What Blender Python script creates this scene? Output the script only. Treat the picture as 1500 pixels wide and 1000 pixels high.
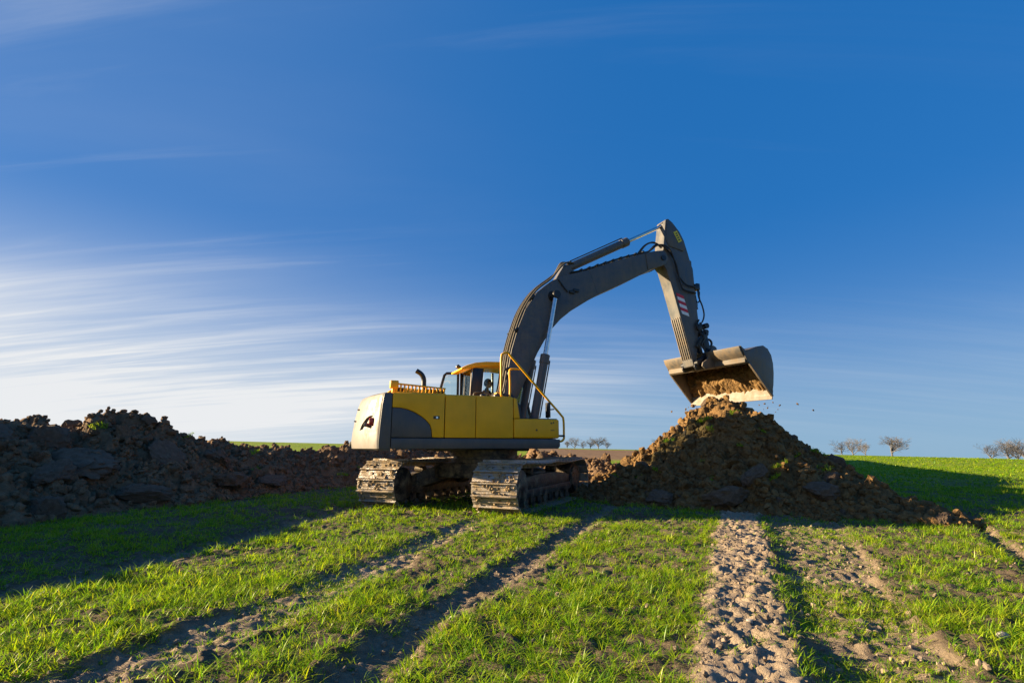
import bpy, bmesh, math, random
import numpy as np
from mathutils import Vector, Matrix

random.seed(7)
RNG = np.random.default_rng(11)
R = math.radians
scene = bpy.context.scene
for o in list(bpy.data.objects):
    bpy.data.objects.remove(o)
COL = scene.collection

# ------------------------------------------------------------------ camera
EYE = 1.172
cam_d = bpy.data.cameras.new('camera')
cam_d.sensor_width = 36.0
cam_d.lens = 742.6 / 1500 * 36
cam_d.clip_end = 5000
cam_d.clip_start = 0.05
cam = bpy.data.objects.new('camera', cam_d)
COL.objects.link(cam)
cam.location = (0, 0, EYE)
cam.rotation_euler = (R(90 + 11.70), 0, 0)
scene.camera = cam

# ------------------------------------------------------------------ light
SUN_EL = R(14.0)
SUN_AZ = R(-80.0)            # from +Y, towards -X: the low sun stands to the left
world = bpy.data.worlds.new('World')
scene.world = world
world.use_nodes = True
wn, wl = world.node_tree.nodes, world.node_tree.links
wn.clear()
w_out = wn.new('ShaderNodeOutputWorld')
w_bg = wn.new('ShaderNodeBackground')
w_bg.inputs['Strength'].default_value = 0.05
sky = wn.new('ShaderNodeTexSky')
sky.sky_type = 'NISHITA'
sky.sun_disc = False
sky.sun_elevation = SUN_EL
sky.sun_rotation = SUN_AZ
sky.air_density = 0.6
sky.dust_density = 0.0
sky.ozone_density = 6.0
w_hs = wn.new('ShaderNodeHueSaturation')
w_hs.inputs['Saturation'].default_value = 1.0
w_hs.inputs['Value'].default_value = 0.65
wl.new(sky.outputs[0], w_hs.inputs['Color'])


def wmath(op, a, b=None, clamp=False):
    n = wn.new('ShaderNodeMath')
    n.operation = op
    n.use_clamp = clamp
    for i, v in enumerate((a, b)):
        if v is None:
            continue
        if isinstance(v, (int, float)):
            n.inputs[i].default_value = v
        else:
            wl.new(v, n.inputs[i])
    return n.outputs[0]


tc = wn.new('ShaderNodeTexCoord')
sx = wn.new('ShaderNodeSeparateXYZ')
wl.new(tc.outputs['Generated'], sx.inputs[0])
zz = wmath('MAXIMUM', sx.outputs['Z'], 0.0)
den = wmath('ADD', zz, 0.16)
cxn = wmath('DIVIDE', sx.outputs['X'], den)
cyn = wmath('DIVIDE', sx.outputs['Y'], den)
cmb = wn.new('ShaderNodeCombineXYZ')
wl.new(cxn, cmb.inputs[0])
wl.new(cyn, cmb.inputs[1])


def wnoise(scale, rot, loc, detail, rough, dist):
    mp = wn.new('ShaderNodeMapping')
    mp.inputs['Scale'].default_value = scale
    mp.inputs['Rotation'].default_value = (0, 0, rot)
    mp.inputs['Location'].default_value = loc
    wl.new(cmb.outputs[0], mp.inputs['Vector'])
    n = wn.new('ShaderNodeTexNoise')
    n.inputs['Scale'].default_value = 1.0
    n.inputs['Detail'].default_value = detail
    n.inputs['Roughness'].default_value = rough
    n.inputs['Distortion'].default_value = dist
    wl.new(mp.outputs[0], n.inputs['Vector'])
    return n.outputs['Fac']


def wramp(v, a, b):
    n = wn.new('ShaderNodeMapRange')
    n.interpolation_type = 'SMOOTHSTEP'
    n.inputs['From Min'].default_value = a
    n.inputs['From Max'].default_value = b
    wl.new(v, n.inputs['Value'])
    return n.outputs[0]


def wmix(fac, a, b):
    n = wn.new('ShaderNodeMix')
    n.data_type = 'RGBA'
    for k, v in (('Factor', fac), ('A', a), ('B', b)):
        if isinstance(v, (int, float)):
            n.inputs[k].default_value = v
        elif isinstance(v, tuple):
            n.inputs[k].default_value = (*v, 1)
        else:
            wl.new(v, n.inputs[k])
    return n.outputs['Result']


w_gm = wn.new('ShaderNodeGamma')
w_gm.inputs[1].default_value = 0.8
wl.new(w_hs.outputs[0], w_gm.inputs[0])
w_tint = wn.new('ShaderNodeMix')
w_tint.data_type = 'RGBA'
w_tint.blend_type = 'MULTIPLY'
w_tint.inputs['Factor'].default_value = 1.0
w_tint.inputs['B'].default_value = (0.72, 1.0, 1.0, 1)
wl.new(w_gm.outputs[0], w_tint.inputs['A'])
clear = wmix(0.5, w_tint.outputs['Result'], (0.04, 1.12, 3.7))          # deep polarised blue over the physical sky
haze_c = wmix(wmath('ADD', wmath('MULTIPLY', wramp(zz, 0.26, 0.0), 0.42), wmath('MULTIPLY', wramp(zz, 0.42, 0.02), 0.26)), clear, (1.75, 2.5, 3.1))
streak = wramp(wnoise((0.30, 4.2, 1), R(-7), (3.1, 0.4, 0), 8, 0.60, 0.7), 0.45, 0.80)
fine = wramp(wnoise((0.8, 11.0, 1), R(-5), (7.7, 2.4, 0), 6, 0.6, 0.5), 0.40, 0.75)
veil = wramp(wnoise((0.25, 0.9, 1), R(-6), (1.7, 5.2, 0), 6, 0.55, 0.4), 0.32, 0.75)
sunside = wramp(wmath('MULTIPLY', sx.outputs['X'], -1.0), -0.60, 0.70)
band = wmath('MULTIPLY', wramp(zz, 0.30, 0.13), wramp(zz, -0.05, 0.09))
wisps = wmath('MULTIPLY', wramp(wnoise((0.35, 2.6, 1), R(12), (9.4, 1.3, 0), 8, 0.6, 1.1), 0.56, 0.82), wmath('MULTIPLY', wmath('ADD', sunside, 0.10), 0.17))
dense = wmath('MULTIPLY', wmath('ADD', wmath('MULTIPLY', streak, 0.55), wmath('ADD', wmath('MULTIPLY', fine, 0.34), wmath('MULTIPLY', veil, 0.62))), wmath('MULTIPLY', band, wmath('ADD', sunside, 0.10)))
glow = wmath('MULTIPLY', wmath('MULTIPLY', sunside, sunside), wmath('MULTIPLY', wramp(zz, 0.40, 0.0), 0.70))
milky = wmath('MULTIPLY', wmath('MULTIPLY', sunside, sunside), wmath('ADD', wmath('MULTIPLY', veil, 0.16), 0.06))
amount = wmath('ADD', wmath('ADD', wmath('ADD', dense, milky), wisps), glow, clamp=True)
cmix = wn.new('ShaderNodeMix')
cmix.data_type = 'RGBA'
wl.new(wmath('MULTIPLY', amount, 0.95), cmix.inputs['Factor'])
wl.new(haze_c, cmix.inputs['A'])
cmix.inputs['B'].default_value = (4.3, 4.35, 4.4, 1)
wl.new(cmix.outputs['Result'], w_bg.inputs['Color'])
wl.new(w_bg.outputs[0], w_out.inputs[0])

sun_d = bpy.data.lights.new('sun', 'SUN')
sun_d.energy = 5.0
sun_d.angle = R(0.6)
sun_d.color = (1.0, 0.76, 0.46)
sun = bpy.data.objects.new('sun', sun_d)
COL.objects.link(sun)
to_sun = Vector((math.sin(SUN_AZ) * math.cos(SUN_EL), math.cos(SUN_AZ) * math.cos(SUN_EL), math.sin(SUN_EL)))
sun.rotation_euler = to_sun.to_track_quat('Z', 'Y').to_euler()
sun.location = to_sun * 100

scene.view_settings.view_transform = 'Standard'
scene.view_settings.look = 'None'
scene.view_settings.gamma = 1.0
scene.view_settings.exposure = 2.0
scene.view_settings.use_curve_mapping = False
scene.cycles.max_bounces = 6
scene.cycles.transparent_max_bounces = 8

# ------------------------------------------------------------------ noise
_perm = np.random.default_rng(5).permutation(512)
_perm = np.concatenate([_perm, _perm, _perm])
_g3 = np.random.default_rng(6).normal(size=(512, 3))
_g3 /= np.linalg.norm(_g3, axis=1)[:, None]


def perlin(x, y, z=None):
    x = np.asarray(x, float)
    y = np.asarray(y, float)
    z = np.zeros_like(x) + 0.37 if z is None else np.asarray(z, float)
    xi, yi, zi = np.floor(x).astype(int), np.floor(y).astype(int), np.floor(z).astype(int)
    xf, yf, zf = x - xi, y - yi, z - zi
    u, v, w = (t * t * t * (t * (t * 6 - 15) + 10) for t in (xf, yf, zf))
    out = 0
    for dx in (0, 1):
        for dy in (0, 1):
            for dz in (0, 1):
                h = _perm[(_perm[(_perm[(xi + dx) % 512] + yi + dy) % 512] + zi + dz) % 512]
                g = _g3[h]
                d = g[..., 0] * (xf - dx) + g[..., 1] * (yf - dy) + g[..., 2] * (zf - dz)
                out = out + d * (u if dx else 1 - u) * (v if dy else 1 - v) * (w if dz else 1 - w)
    return out * 1.5


def fbm(x, y, z=None, octv=4, gain=0.5, billow=False):
    s, a, f = 0, 1.0, 1.0
    for k in range(octv):
        n = perlin(x * f + 17.3 * k, y * f - 9.1 * k, None if z is None else z * f + 3.7 * k)
        s = s + a * (np.abs(n) * 2 - 0.5 if billow else n)
        a *= gain
        f *= 2.03
    return s


def smooth(a, b, t):
    t = np.clip((np.asarray(t, float) - a) / (b - a), 0, 1)
    return t * t * (3 - 2 * t)


# ------------------------------------------------------------------ materials
def mat_new(name):
    m = bpy.data.materials.new(name)
    m.use_nodes = True
    nt = m.node_tree
    b = nt.nodes['Principled BSDF']
    return m, nt, b


def N(nt, typ, **kw):
    n = nt.nodes.new(typ)
    for k, v in kw.items():
        if k in n.inputs:
            n.inputs[k].default_value = v
        else:
            setattr(n, k, v)
    return n


def noise_n(nt, scale, detail=5, rough=0.6, coord='Object', dist=0.0, stretch=None):
    t = N(nt, 'ShaderNodeTexCoord')
    n = N(nt, 'ShaderNodeTexNoise', Scale=scale, Detail=detail, Roughness=rough, Distortion=dist)
    if stretch:
        mp = N(nt, 'ShaderNodeMapping')
        mp.inputs['Scale'].default_value = stretch
        nt.links.new(t.outputs[coord], mp.inputs[0])
        nt.links.new(mp.outputs[0], n.inputs['Vector'])
    else:
        nt.links.new(t.outputs[coord], n.inputs['Vector'])
    return n.outputs['Fac']


def ramp_n(nt, fac, stops):
    r = N(nt, 'ShaderNodeValToRGB')
    cr = r.color_ramp
    while len(cr.elements) < len(stops):
        cr.elements.new(0.5)
    for e, (p, c) in zip(cr.elements, stops):
        e.position = p
        e.color = (*c, 1) if len(c) == 3 else c
    nt.links.new(fac, r.inputs[0])
    return r.outputs[0]


def mix_n(nt, fac, a, b):
    m = N(nt, 'ShaderNodeMix', data_type='RGBA')
    for sock, v in (('Factor', fac), ('A', a), ('B', b)):
        if isinstance(v, (int, float)):
            m.inputs[sock].default_value = v
        elif isinstance(v, tuple):
            m.inputs[sock].default_value = (*v, 1)
        else:
            nt.links.new(v, m.inputs[sock])
    return m.outputs['Result']


def range_n(nt, v, a, b, c=0.0, d=1.0):
    n = N(nt, 'ShaderNodeMapRange')
    n.inputs[1].default_value, n.inputs[2].default_value = a, b
    n.inputs[3].default_value, n.inputs[4].default_value = c, d
    nt.links.new(v, n.inputs[0])
    return n.outputs[0]


def math_n(nt, op, a, b):
    n = N(nt, 'ShaderNodeMath', operation=op)
    for i, v in enumerate((a, b)):
        if isinstance(v, (int, float)):
            n.inputs[i].default_value = v
        else:
            nt.links.new(v, n.inputs[i])
    return n.outputs[0]


def bump_n(nt, b, h, strength=0.5, dist=0.02):
    n = N(nt, 'ShaderNodeBump', Strength=strength, Distance=dist)
    nt.links.new(h, n.inputs['Height'])
    nt.links.new(n.outputs[0], b.inputs['Normal'])


def paint(name, col, rough=0.38, dust=0.25, dustcol=(0.30, 0.22, 0.13), metal=0.0, coat=0.25):
    """Worked-in machine paint: slight mottling, dust film in uneven patches, fine scratches in the gloss."""
    m, nt, b = mat_new(name)
    mott = noise_n(nt, 2.2, 6)
    dark = tuple(c * 0.80 for c in col)
    c0 = mix_n(nt, range_n(nt, mott, 0.3, 0.7), dark, col)
    patch = noise_n(nt, 3.7, 9, 0.7, dist=0.4)
    streak = noise_n(nt, 5.0, 6, 0.7, stretch=(1.6, 1.6, 0.22))
    d = math_n(nt, 'MULTIPLY', range_n(nt, math_n(nt, 'ADD', patch, math_n(nt, 'MULTIPLY', streak, 0.6)), 0.66, 1.12), dust)
    c1 = mix_n(nt, d, c0, dustcol)
    nt.links.new(c1, b.inputs['Base Color'])
    rr = math_n(nt, 'ADD', range_n(nt, patch, 0.3, 0.7, rough - 0.06, rough + 0.14), math_n(nt, 'MULTIPLY', d, 0.5))
    nt.links.new(rr, b.inputs['Roughness'])
    b.inputs['Metallic'].default_value = metal
    b.inputs['Coat Weight'].default_value = coat
    b.inputs['Coat Roughness'].default_value = 0.25
    b.inputs['Specular IOR Level'].default_value = 0.35
    bump_n(nt, b, noise_n(nt, 1.3, 3), 0.06, 0.02)
    return m


def plain(name, col, rough=0.5, metal=0.0):
    m, nt, b = mat_new(name)
    n = noise_n(nt, 14, 5)
    nt.links.new(mix_n(nt, range_n(nt, n, 0.3, 0.7), tuple(c * 0.75 for c in col), col), b.inputs['Base Color'])
    nt.links.new(range_n(nt, n, 0.3, 0.7, max(0.05, rough - 0.1), rough + 0.1), b.inputs['Roughness'])
    b.inputs['Metallic'].default_value = metal
    return m


def soil_mat(name, dark, mid, pale, scale=6.0, bump=1.0, grit=60):
    m, nt, b = mat_new(name)
    n1 = noise_n(nt, scale, 8, 0.65)
    n2 = noise_n(nt, scale * 6, 6, 0.7)
    n3 = noise_n(nt, grit, 4, 0.7)
    s = math_n(nt, 'ADD', math_n(nt, 'MULTIPLY', n1, 0.6), math_n(nt, 'MULTIPLY', n2, 0.4))
    nt.links.new(ramp_n(nt, s, [(0.36, dark), (0.50, mid), (0.66, pale)]), b.inputs['Base Color'])
    b.inputs['Roughness'].default_value = 0.95
    b.inputs['Specular IOR Level'].default_value = 0.15
    h = math_n(nt, 'ADD', n2, math_n(nt, 'MULTIPLY', n3, 0.45))
    bump_n(nt, b, h, bump, 0.03)
    return m


M = {}
M['yellow'] = paint('yellow_paint', (0.95, 0.455, 0.002), 0.40, 0.08, (0.36, 0.22, 0.06), coat=0.04)
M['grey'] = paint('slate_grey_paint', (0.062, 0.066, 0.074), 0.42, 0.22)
M['arm_grey'] = paint('arm_grey_paint', (0.070, 0.076, 0.084), 0.45, 0.34)
M['weight'] = paint('counterweight_paint', (0.115, 0.112, 0.108), 0.5, 0.42, (0.30, 0.23, 0.15), coat=0.05)
M['bucket'] = paint('bucket_steel', (0.085, 0.082, 0.078), 0.5, 0.75, (0.25, 0.17, 0.09))
M['black'] = plain('black_rubber', (0.014, 0.014, 0.015), 0.55)
M['frame_black'] = plain('black_enamel', (0.012, 0.013, 0.015), 0.35)
M['chrome'] = plain('chromed_rod', (0.72, 0.70, 0.68), 0.16, 1.0)
M['blade'] = paint('scraped_edge_steel', (0.24, 0.225, 0.20), 0.55, 0.8, (0.20, 0.13, 0.07), coat=0.0)
M['red'] = plain('red_lens', (0.45, 0.03, 0.02), 0.25)
M['sticker_red'] = plain('red_reflective', (0.62, 0.015, 0.03), 0.4)
M['sticker_white'] = plain('white_reflective', (0.85, 0.85, 0.86), 0.4)
M['sticker_yellow'] = plain('yellow_sticker', (0.72, 0.60, 0.04), 0.45)
M['ink'] = plain('printed_ink', (0.06, 0.05, 0.03), 0.6)
M['seat'] = plain('seat_fabric', (0.02, 0.021, 0.024), 0.85)
M['jacket'] = plain('dark_jacket', (0.018, 0.02, 0.026), 0.9)
M['skin'] = plain('skin', (0.42, 0.24, 0.16), 0.55)
M['hair'] = plain('dark_hair', (0.02, 0.014, 0.01), 0.7)
M['hose'] = plain('hose_rubber', (0.016, 0.016, 0.017), 0.5)
M['dusty_hose'] = plain('dusty_hose', (0.10, 0.085, 0.06), 0.7)

m, nt, b = mat_new('cab_glass')
b.inputs['Base Color'].default_value = (0.80, 0.90, 0.92, 1)
b.inputs['Roughness'].default_value = 0.02
gt = N(nt, 'ShaderNodeBsdfTransparent')
gt.inputs[0].default_value = (0.78, 0.88, 0.90, 1)
gg = N(nt, 'ShaderNodeBsdfGlossy')
gg.inputs['Roughness'].default_value = 0.03
gf = N(nt, 'ShaderNodeFresnel', IOR=1.5)
gm = N(nt, 'ShaderNodeMixShader')
nt.links.new(gf.outputs[0], gm.inputs[0])
nt.links.new(gt.outputs[0], gm.inputs[1])
nt.links.new(gg.outputs[0], gm.inputs[2])
nt.links.new(gm.outputs[0], nt.nodes['Material Output'].inputs[0])
M['glass'] = m


def track_mat(name, metal_col, thr0, thr1):
    m, nt, b = mat_new(name)
    n = noise_n(nt, 5.5, 8, 0.7, dist=0.3)
    f = range_n(nt, n, thr0, thr1)
    mud = ramp_n(nt, noise_n(nt, 13, 7, 0.7), [(0.3, (0.14, 0.10, 0.06)), (0.55, (0.33, 0.25, 0.15)), (0.75, (0.46, 0.36, 0.22))])
    nt.links.new(mix_n(nt, f, metal_col, mud), b.inputs['Base Color'])
    b.inputs['Specular IOR Level'].default_value = 0.3
    nt.links.new(range_n(nt, f, 0, 1, 0.38, 0.95), b.inputs['Roughness'])
    nt.links.new(range_n(nt, f, 0, 0.6, 0.75, 0.0), b.inputs['Metallic'])
    bump_n(nt, b, noise_n(nt, 40, 6, 0.7), 0.6, 0.012)
    return m


M['shoe'] = track_mat('worn_track_steel', (0.30, 0.28, 0.26), 0.43, 0.56)
M['undercarriage'] = track_mat('dusty_undercarriage', (0.04, 0.04, 0.042), 0.42, 0.72)
M['mud'] = soil_mat('dry_mud', (0.15, 0.105, 0.06), (0.31, 0.23, 0.135), (0.44, 0.34, 0.21), 9, 0.8, 90)
M['soil'] = soil_mat('dark_field_soil', (0.090, 0.058, 0.034), (0.180, 0.116, 0.066), (0.28, 0.186, 0.108), 4.0, 1.0)
M['soil_brown'] = soil_mat('brown_topsoil', (0.078, 0.046, 0.019), (0.165, 0.099, 0.040), (0.27, 0.172, 0.070), 4.0, 1.0)
M['clay'] = soil_mat('grey_clay', (0.10, 0.072, 0.050), (0.155, 0.112, 0.078), (0.21, 0.158, 0.112), 5.0, 1.0, 45)
M['stone'] = soil_mat('pale_stone', (0.25, 0.23, 0.20), (0.40, 0.37, 0.32), (0.55, 0.52, 0.46), 8.0, 0.4)
M['bark'] = soil_mat('winter_bark', (0.08, 0.08, 0.09), (0.12, 0.118, 0.13), (0.16, 0.155, 0.17), 3.0, 0.4)


def blade_mat(name, stops, trans):
    m, nt, b = mat_new(name)
    at = N(nt, 'ShaderNodeAttribute', attribute_name='tint')
    col = ramp_n(nt, at.outputs['Fac'], stops)
    di = N(nt, 'ShaderNodeBsdfDiffuse')
    tr = N(nt, 'ShaderNodeBsdfTranslucent')
    gl = N(nt, 'ShaderNodeBsdfGlossy', Roughness=0.42)
    gl.inputs[0].default_value = (0.9, 0.95, 0.8, 1)
    nt.links.new(col, di.inputs[0])
    tcol = N(nt, 'ShaderNodeMix', data_type='RGBA', blend_type='MULTIPLY')
    tcol.inputs['Factor'].default_value = 1
    nt.links.new(col, tcol.inputs['A'])
    tcol.inputs['B'].default_value = (*trans, 1)
    nt.links.new(tcol.outputs['Result'], tr.inputs[0])
    m1 = N(nt, 'ShaderNodeMixShader')
    m1.inputs[0].default_value = 0.45
    nt.links.new(di.outputs[0], m1.inputs[1])
    nt.links.new(tr.outputs[0], m1.inputs[2])
    m2 = N(nt, 'ShaderNodeMixShader')
    m2.inputs[0].default_value = 0.02
    nt.links.new(m1.outputs[0], m2.inputs[1])
    nt.links.new(gl.outputs[0], m2.inputs[2])
    nt.links.new(m2.outputs[0], nt.nodes['Material Output'].inputs[0])
    return m


M['grass'] = blade_mat('young_wheat', [(0.0, (0.085, 0.215, 0.010)), (0.45, (0.200, 0.340, 0.010)), (0.86, (0.320, 0.390, 0.016)),
                                       (0.93, (0.27, 0.22, 0.07)), (1.0, (0.30, 0.23, 0.11))], (1.45, 1.40, 0.8))

# field material: bare soil / soil between the blades / sown field seen from far away
m, nt, b = mat_new('field_soil')
ab = N(nt, 'ShaderNodeAttribute', attribute_name='bare')
af = N(nt, 'ShaderNodeAttribute', attribute_name='far')
ap = N(nt, 'ShaderNodeAttribute', attribute_name='plough')
n1 = noise_n(nt, 2.5, 8, 0.65)
n2 = noise_n(nt, 22, 7, 0.7)
n3 = noise_n(nt, 90, 4, 0.7)
s = math_n(nt, 'ADD', math_n(nt, 'MULTIPLY', n1, 0.5), math_n(nt, 'MULTIPLY', n2, 0.5))
dry = ramp_n(nt, s, [(0.34, (0.19, 0.145, 0.098)), (0.5, (0.30, 0.235, 0.165)), (0.68, (0.42, 0.34, 0.25))])
moist = ramp_n(nt, s, [(0.34, (0.060, 0.046, 0.031)), (0.5, (0.115, 0.090, 0.060)), (0.68, (0.19, 0.15, 0.10))])
c = mix_n(nt, ab.outputs['Fac'], moist, dry)
fn = noise_n(nt, 0.35, 9, 0.7)
fn2 = noise_n(nt, 3.0, 6, 0.75)
green = ramp_n(nt, math_n(nt, 'ADD', math_n(nt, 'MULTIPLY', fn, 0.5), math_n(nt, 'MULTIPLY', fn2, 0.5)),
               [(0.36, (0.095, 0.170, 0.010)), (0.5, (0.165, 0.245, 0.012)), (0.66, (0.25, 0.29, 0.025))])
c = mix_n(nt, af.outputs['Fac'], c, green)
pl = ramp_n(nt, noise_n(nt, 1.2, 8, 0.7), [(0.35, (0.12, 0.075, 0.045)), (0.65, (0.24, 0.165, 0.10))])
c = mix_n(nt, ap.outputs['Fac'], c, pl)
nt.links.new(c, b.inputs['Base Color'])
b.inputs['Roughness'].default_value = 0.95
b.inputs['Specular IOR Level'].default_value = 0.1
bump_n(nt, b, math_n(nt, 'ADD', n2, math_n(nt, 'MULTIPLY', n3, 0.4)), 0.9, 0.025)
M['field'] = m


# ------------------------------------------------------------------ object helpers
def tag(o, label=None, cat=None, group=None, kind=None):
    for k, v in (('label', label), ('category', cat), ('group', group), ('kind', kind)):
        if v:
            o[k] = v
    return o


def empty(name, loc=(0, 0, 0), rz=0.0):
    o = bpy.data.objects.new(name, None)
    o.empty_display_size = 0.3
    COL.objects.link(o)
    o.location = loc
    o.rotation_euler = (0, 0, rz)
    return o


def link(name, me, parent=None, mat=None):
    if mat and not me.materials:
        me.materials.append(mat)
    o = bpy.data.objects.new(name, me)
    COL.objects.link(o)
    if parent:
        o.parent = parent
    return o


def np_mesh(name, v, tris=None, quads=None):
    """mesh from numpy arrays (fast path)"""
    me = bpy.data.meshes.new(name)
    parts = []
    if quads is not None and len(quads):
        parts.append((np.asarray(quads), 4))
    if tris is not None and len(tris):
        parts.append((np.asarray(tris), 3))
    loops = np.concatenate([p.ravel() for p, k in parts]).astype(np.int32)
    tot = np.concatenate([np.full(len(p), k) for p, k in parts]).astype(np.int32)
    start = np.concatenate([[0], np.cumsum(tot)[:-1]]).astype(np.int32)
    me.vertices.add(len(v))
    me.vertices.foreach_set('co', np.asarray(v, np.float32).ravel())
    me.loops.add(len(loops))
    me.loops.foreach_set('vertex_index', loops)
    me.polygons.add(len(tot))
    me.polygons.foreach_set('loop_start', start)
    me.update(calc_edges=True)
    return me


def shade_smooth(me, flag=True):
    me.polygons.foreach_set('use_smooth', np.full(len(me.polygons), flag))


class MB:
    """collects shapes of one part, then links them as one mesh"""

    def __init__(s, T=None):
        s.v, s.f, s.T = [], [], T

    def add(s, vs, fs):
        k = len(s.v)
        for p in vs:
            p = Vector(p)
            s.v.append(s.T @ p if s.T else p)
        s.f += [[i + k for i in f] for f in fs]
        return s

    def box(s, c, d, rot=None):
        hx, hy, hz = (q / 2 for q in d)
        m = rot or Matrix.Identity(3)
        vs = [Vector(c) + m @ Vector((x, y, z)) for x in (-hx, hx) for y in (-hy, hy) for z in (-hz, hz)]
        return s.add(vs, [(0, 1, 3, 2), (4, 6, 7, 5), (0, 4, 5, 1), (2, 3, 7, 6), (0, 2, 6, 4), (1, 5, 7, 3)])

    def span(s, a, b):
        return s.box([(p + q) / 2 for p, q in zip(a, b)], [abs(q - p) for p, q in zip(a, b)])

    def prism(s, prof, y0, y1):
        """prof in (x, z), extruded along y"""
        n = len(prof)
        vs = [(x, y0, z) for x, z in prof] + [(x, y1, z) for x, z in prof]
        fs = [list(range(n))[::-1], [i + n for i in range(n)]]
        fs += [(i, (i + 1) % n, (i + 1) % n + n, i + n) for i in range(n)]
        return s.add(vs, fs)

    def prism_z(s, prof, z0, z1):
        n = len(prof)
        vs = [(x, y, z0) for x, y in prof] + [(x, y, z1) for x, y in prof]
        fs = [list(range(n))[::-1], [i + n for i in range(n)]]
        fs += [(i, (i + 1) % n, (i + 1) % n + n, i + n) for i in range(n)]
        return s.add(vs, fs)

    def loft(s, rings, cap=True):
        n = len(rings[0])
        vs = [p for r in rings for p in r]
        fs = []
        for k in range(len(rings) - 1):
            for i in range(n):
                j = (i + 1) % n
                fs.append((k * n + i, k * n + j, (k + 1) * n + j, (k + 1) * n + i))
        if cap:
            fs.append(list(range(n))[::-1])
            fs.append([(len(rings) - 1) * n + i for i in range(n)])
        return s.add(vs, fs)

    def tube(s, pts, r, seg=8, cap=True):
        pts = [Vector(p) for p in pts]
        rs = r if isinstance(r, (list, tuple)) else [r] * len(pts)
        rings = []
        ref = None
        for i, p in enumerate(pts):
            t = (pts[min(i + 1, len(pts) - 1)] - pts[max(i - 1, 0)]).normalized()
            if ref is None:
                ref = t.orthogonal().normalized()
            ref = (ref - t * ref.dot(t)).normalized()
            bi = t.cross(ref)
            rings.append([p + (ref * math.cos(a) + bi * math.sin(a)) * rs[i] for a in (2 * math.pi * k / seg for k in range(seg))])
        return s.loft(rings, cap)

    def build(s, name, mat, parent=None, bevel=0.0, seg=2, angle=35):
        me = bpy.data.meshes.new(name)
        bm = bmesh.new()
        vs = [bm.verts.new(p) for p in s.v]
        for f in s.f:
            try:
                bm.faces.new([vs[i] for i in f])
            except ValueError:
                pass
        bmesh.ops.recalc_face_normals(bm, faces=bm.faces)
        if bevel:
            ed = [e for e in bm.edges if len(e.link_faces) == 2 and e.calc_face_angle(0) > R(angle)]
            bmesh.ops.bevel(bm, geom=ed, offset=bevel, segments=seg, affect='EDGES', profile=0.5, clamp_overlap=True)
        bm.to_mesh(me)
        bm.free()
        shade_smooth(me)
        me.set_sharp_from_angle(angle=R(38))
        return link(name, me, parent, mat)


def curve_pts(ctrl, n=6):
    """Catmull-Rom through control points"""
    P = [Vector(p) for p in ctrl]
    P = [P[0] * 2 - P[1]] + P + [P[-1] * 2 - P[-2]]
    out = []
    for i in range(1, len(P) - 2):
        for k in range(n):
            t = k / n
            a, b_, c_, d_ = P[i - 1:i + 3]
            out.append(0.5 * ((2 * b_) + (c_ - a) * t + (2 * a - 5 * b_ + 4 * c_ - d_) * t * t + (3 * b_ - a - 3 * c_ + d_) * t ** 3))
    out.append(P[-2])
    return out


# ------------------------------------------------------------------ terrain
# wheel and crawler marks: left edge, right edge as (y, x); depth, bareness, grass left standing
STRIPS = [
    dict(l=[(2.0, .52), (2.86, .88), (3.79, 1.28), (5.39, 1.97), (9.04, 3.5), (11, 4.3)],
         r=[(2.0, 1.14), (2.86, 1.50), (3.65, 1.84), (5.12, 2.51), (9.04, 4.23), (11, 5.05)], d=0.025, bare=1.0, g=0.06, lug=1),
    dict(l=[(2.0, -1.32), (2.86, -1.08), (4.01, -.76), (4.99, -.33), (6.91, .42), (12.15, 2.40)],
         r=[(2.0, -.95), (2.86, -.68), (3.86, -.42), (4.64, -.04), (7.43, .97), (12.15, 2.70)], d=-0.045, bare=0.45, g=0.14, lug=0),
    dict(l=[(2.0, -2.75), (2.94, -2.46), (3.93, -2.04), (5.12, -1.74), (6.91, -1.32), (8.79, -.68)],
         r=[(2.0, -2.2), (2.86, -1.88), (4.09, -1.46), (5.39, -1.10), (6.9, -.85), (8.79, -.35)], d=-0.034, bare=0.8, g=0.75, lug=0),
    dict(l=[(2.5, -4.9), (4.44, -4.35), (5.39, -4.15), (6.91, -3.90), (10.2, -3.3), (13, -2.6)],
         r=[(2.5, -4.4), (4.44, -3.92), (5.39, -3.70), (6.91, -3.42), (10.2, -2.75), (13, -2.0)], d=-0.05, bare=0.5, g=0.7, lug=0),
    dict(l=[(2.0, 1.17), (2.86, 1.53), (3.65, 1.87), (5.12, 2.54), (9.04, 4.26)],
         r=[(2.0, 1.85), (2.86, 2.32), (4.26, 3.02), (8.05, 5.05), (9.04, 5.6)], d=-0.038, bare=0.4, g=1.5, lug=0),
    dict(l=[(2.0, 2.9), (5.39, 5.05), (8.05, 6.95), (10, 8.3)],
         r=[(2.0, 3.15), (5.39, 5.32), (8.05, 7.2), (10, 8.6)], d=-0.07, bare=0.4, g=0.35, lug=0),
]


def strip_masks(x, y):
    out = []
    wob = 0.08 * perlin(x * 1.7, y * 1.7) + 0.06 * perlin(x * 6 + 5, y * 6) + 0.03 * perlin(x * 15 + 5, y * 15)
    for s in STRIPS:
        L = np.interp(y, *zip(*s['l']))
        Rr = np.interp(y, *zip(*s['r']))
        yy = [p[0] for p in s['l']]
        end = smooth(yy[0] - 0.1, yy[0], y) * (1 - smooth(yy[-1] - 0.3, yy[-1] + 0.3, y))
        c_ = np.minimum(x - L, Rr - x) + wob
        out.append((smooth(-0.06, 0.09, c_) * end, smooth(-0.14, 0.0, c_) * end))
    return out


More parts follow.
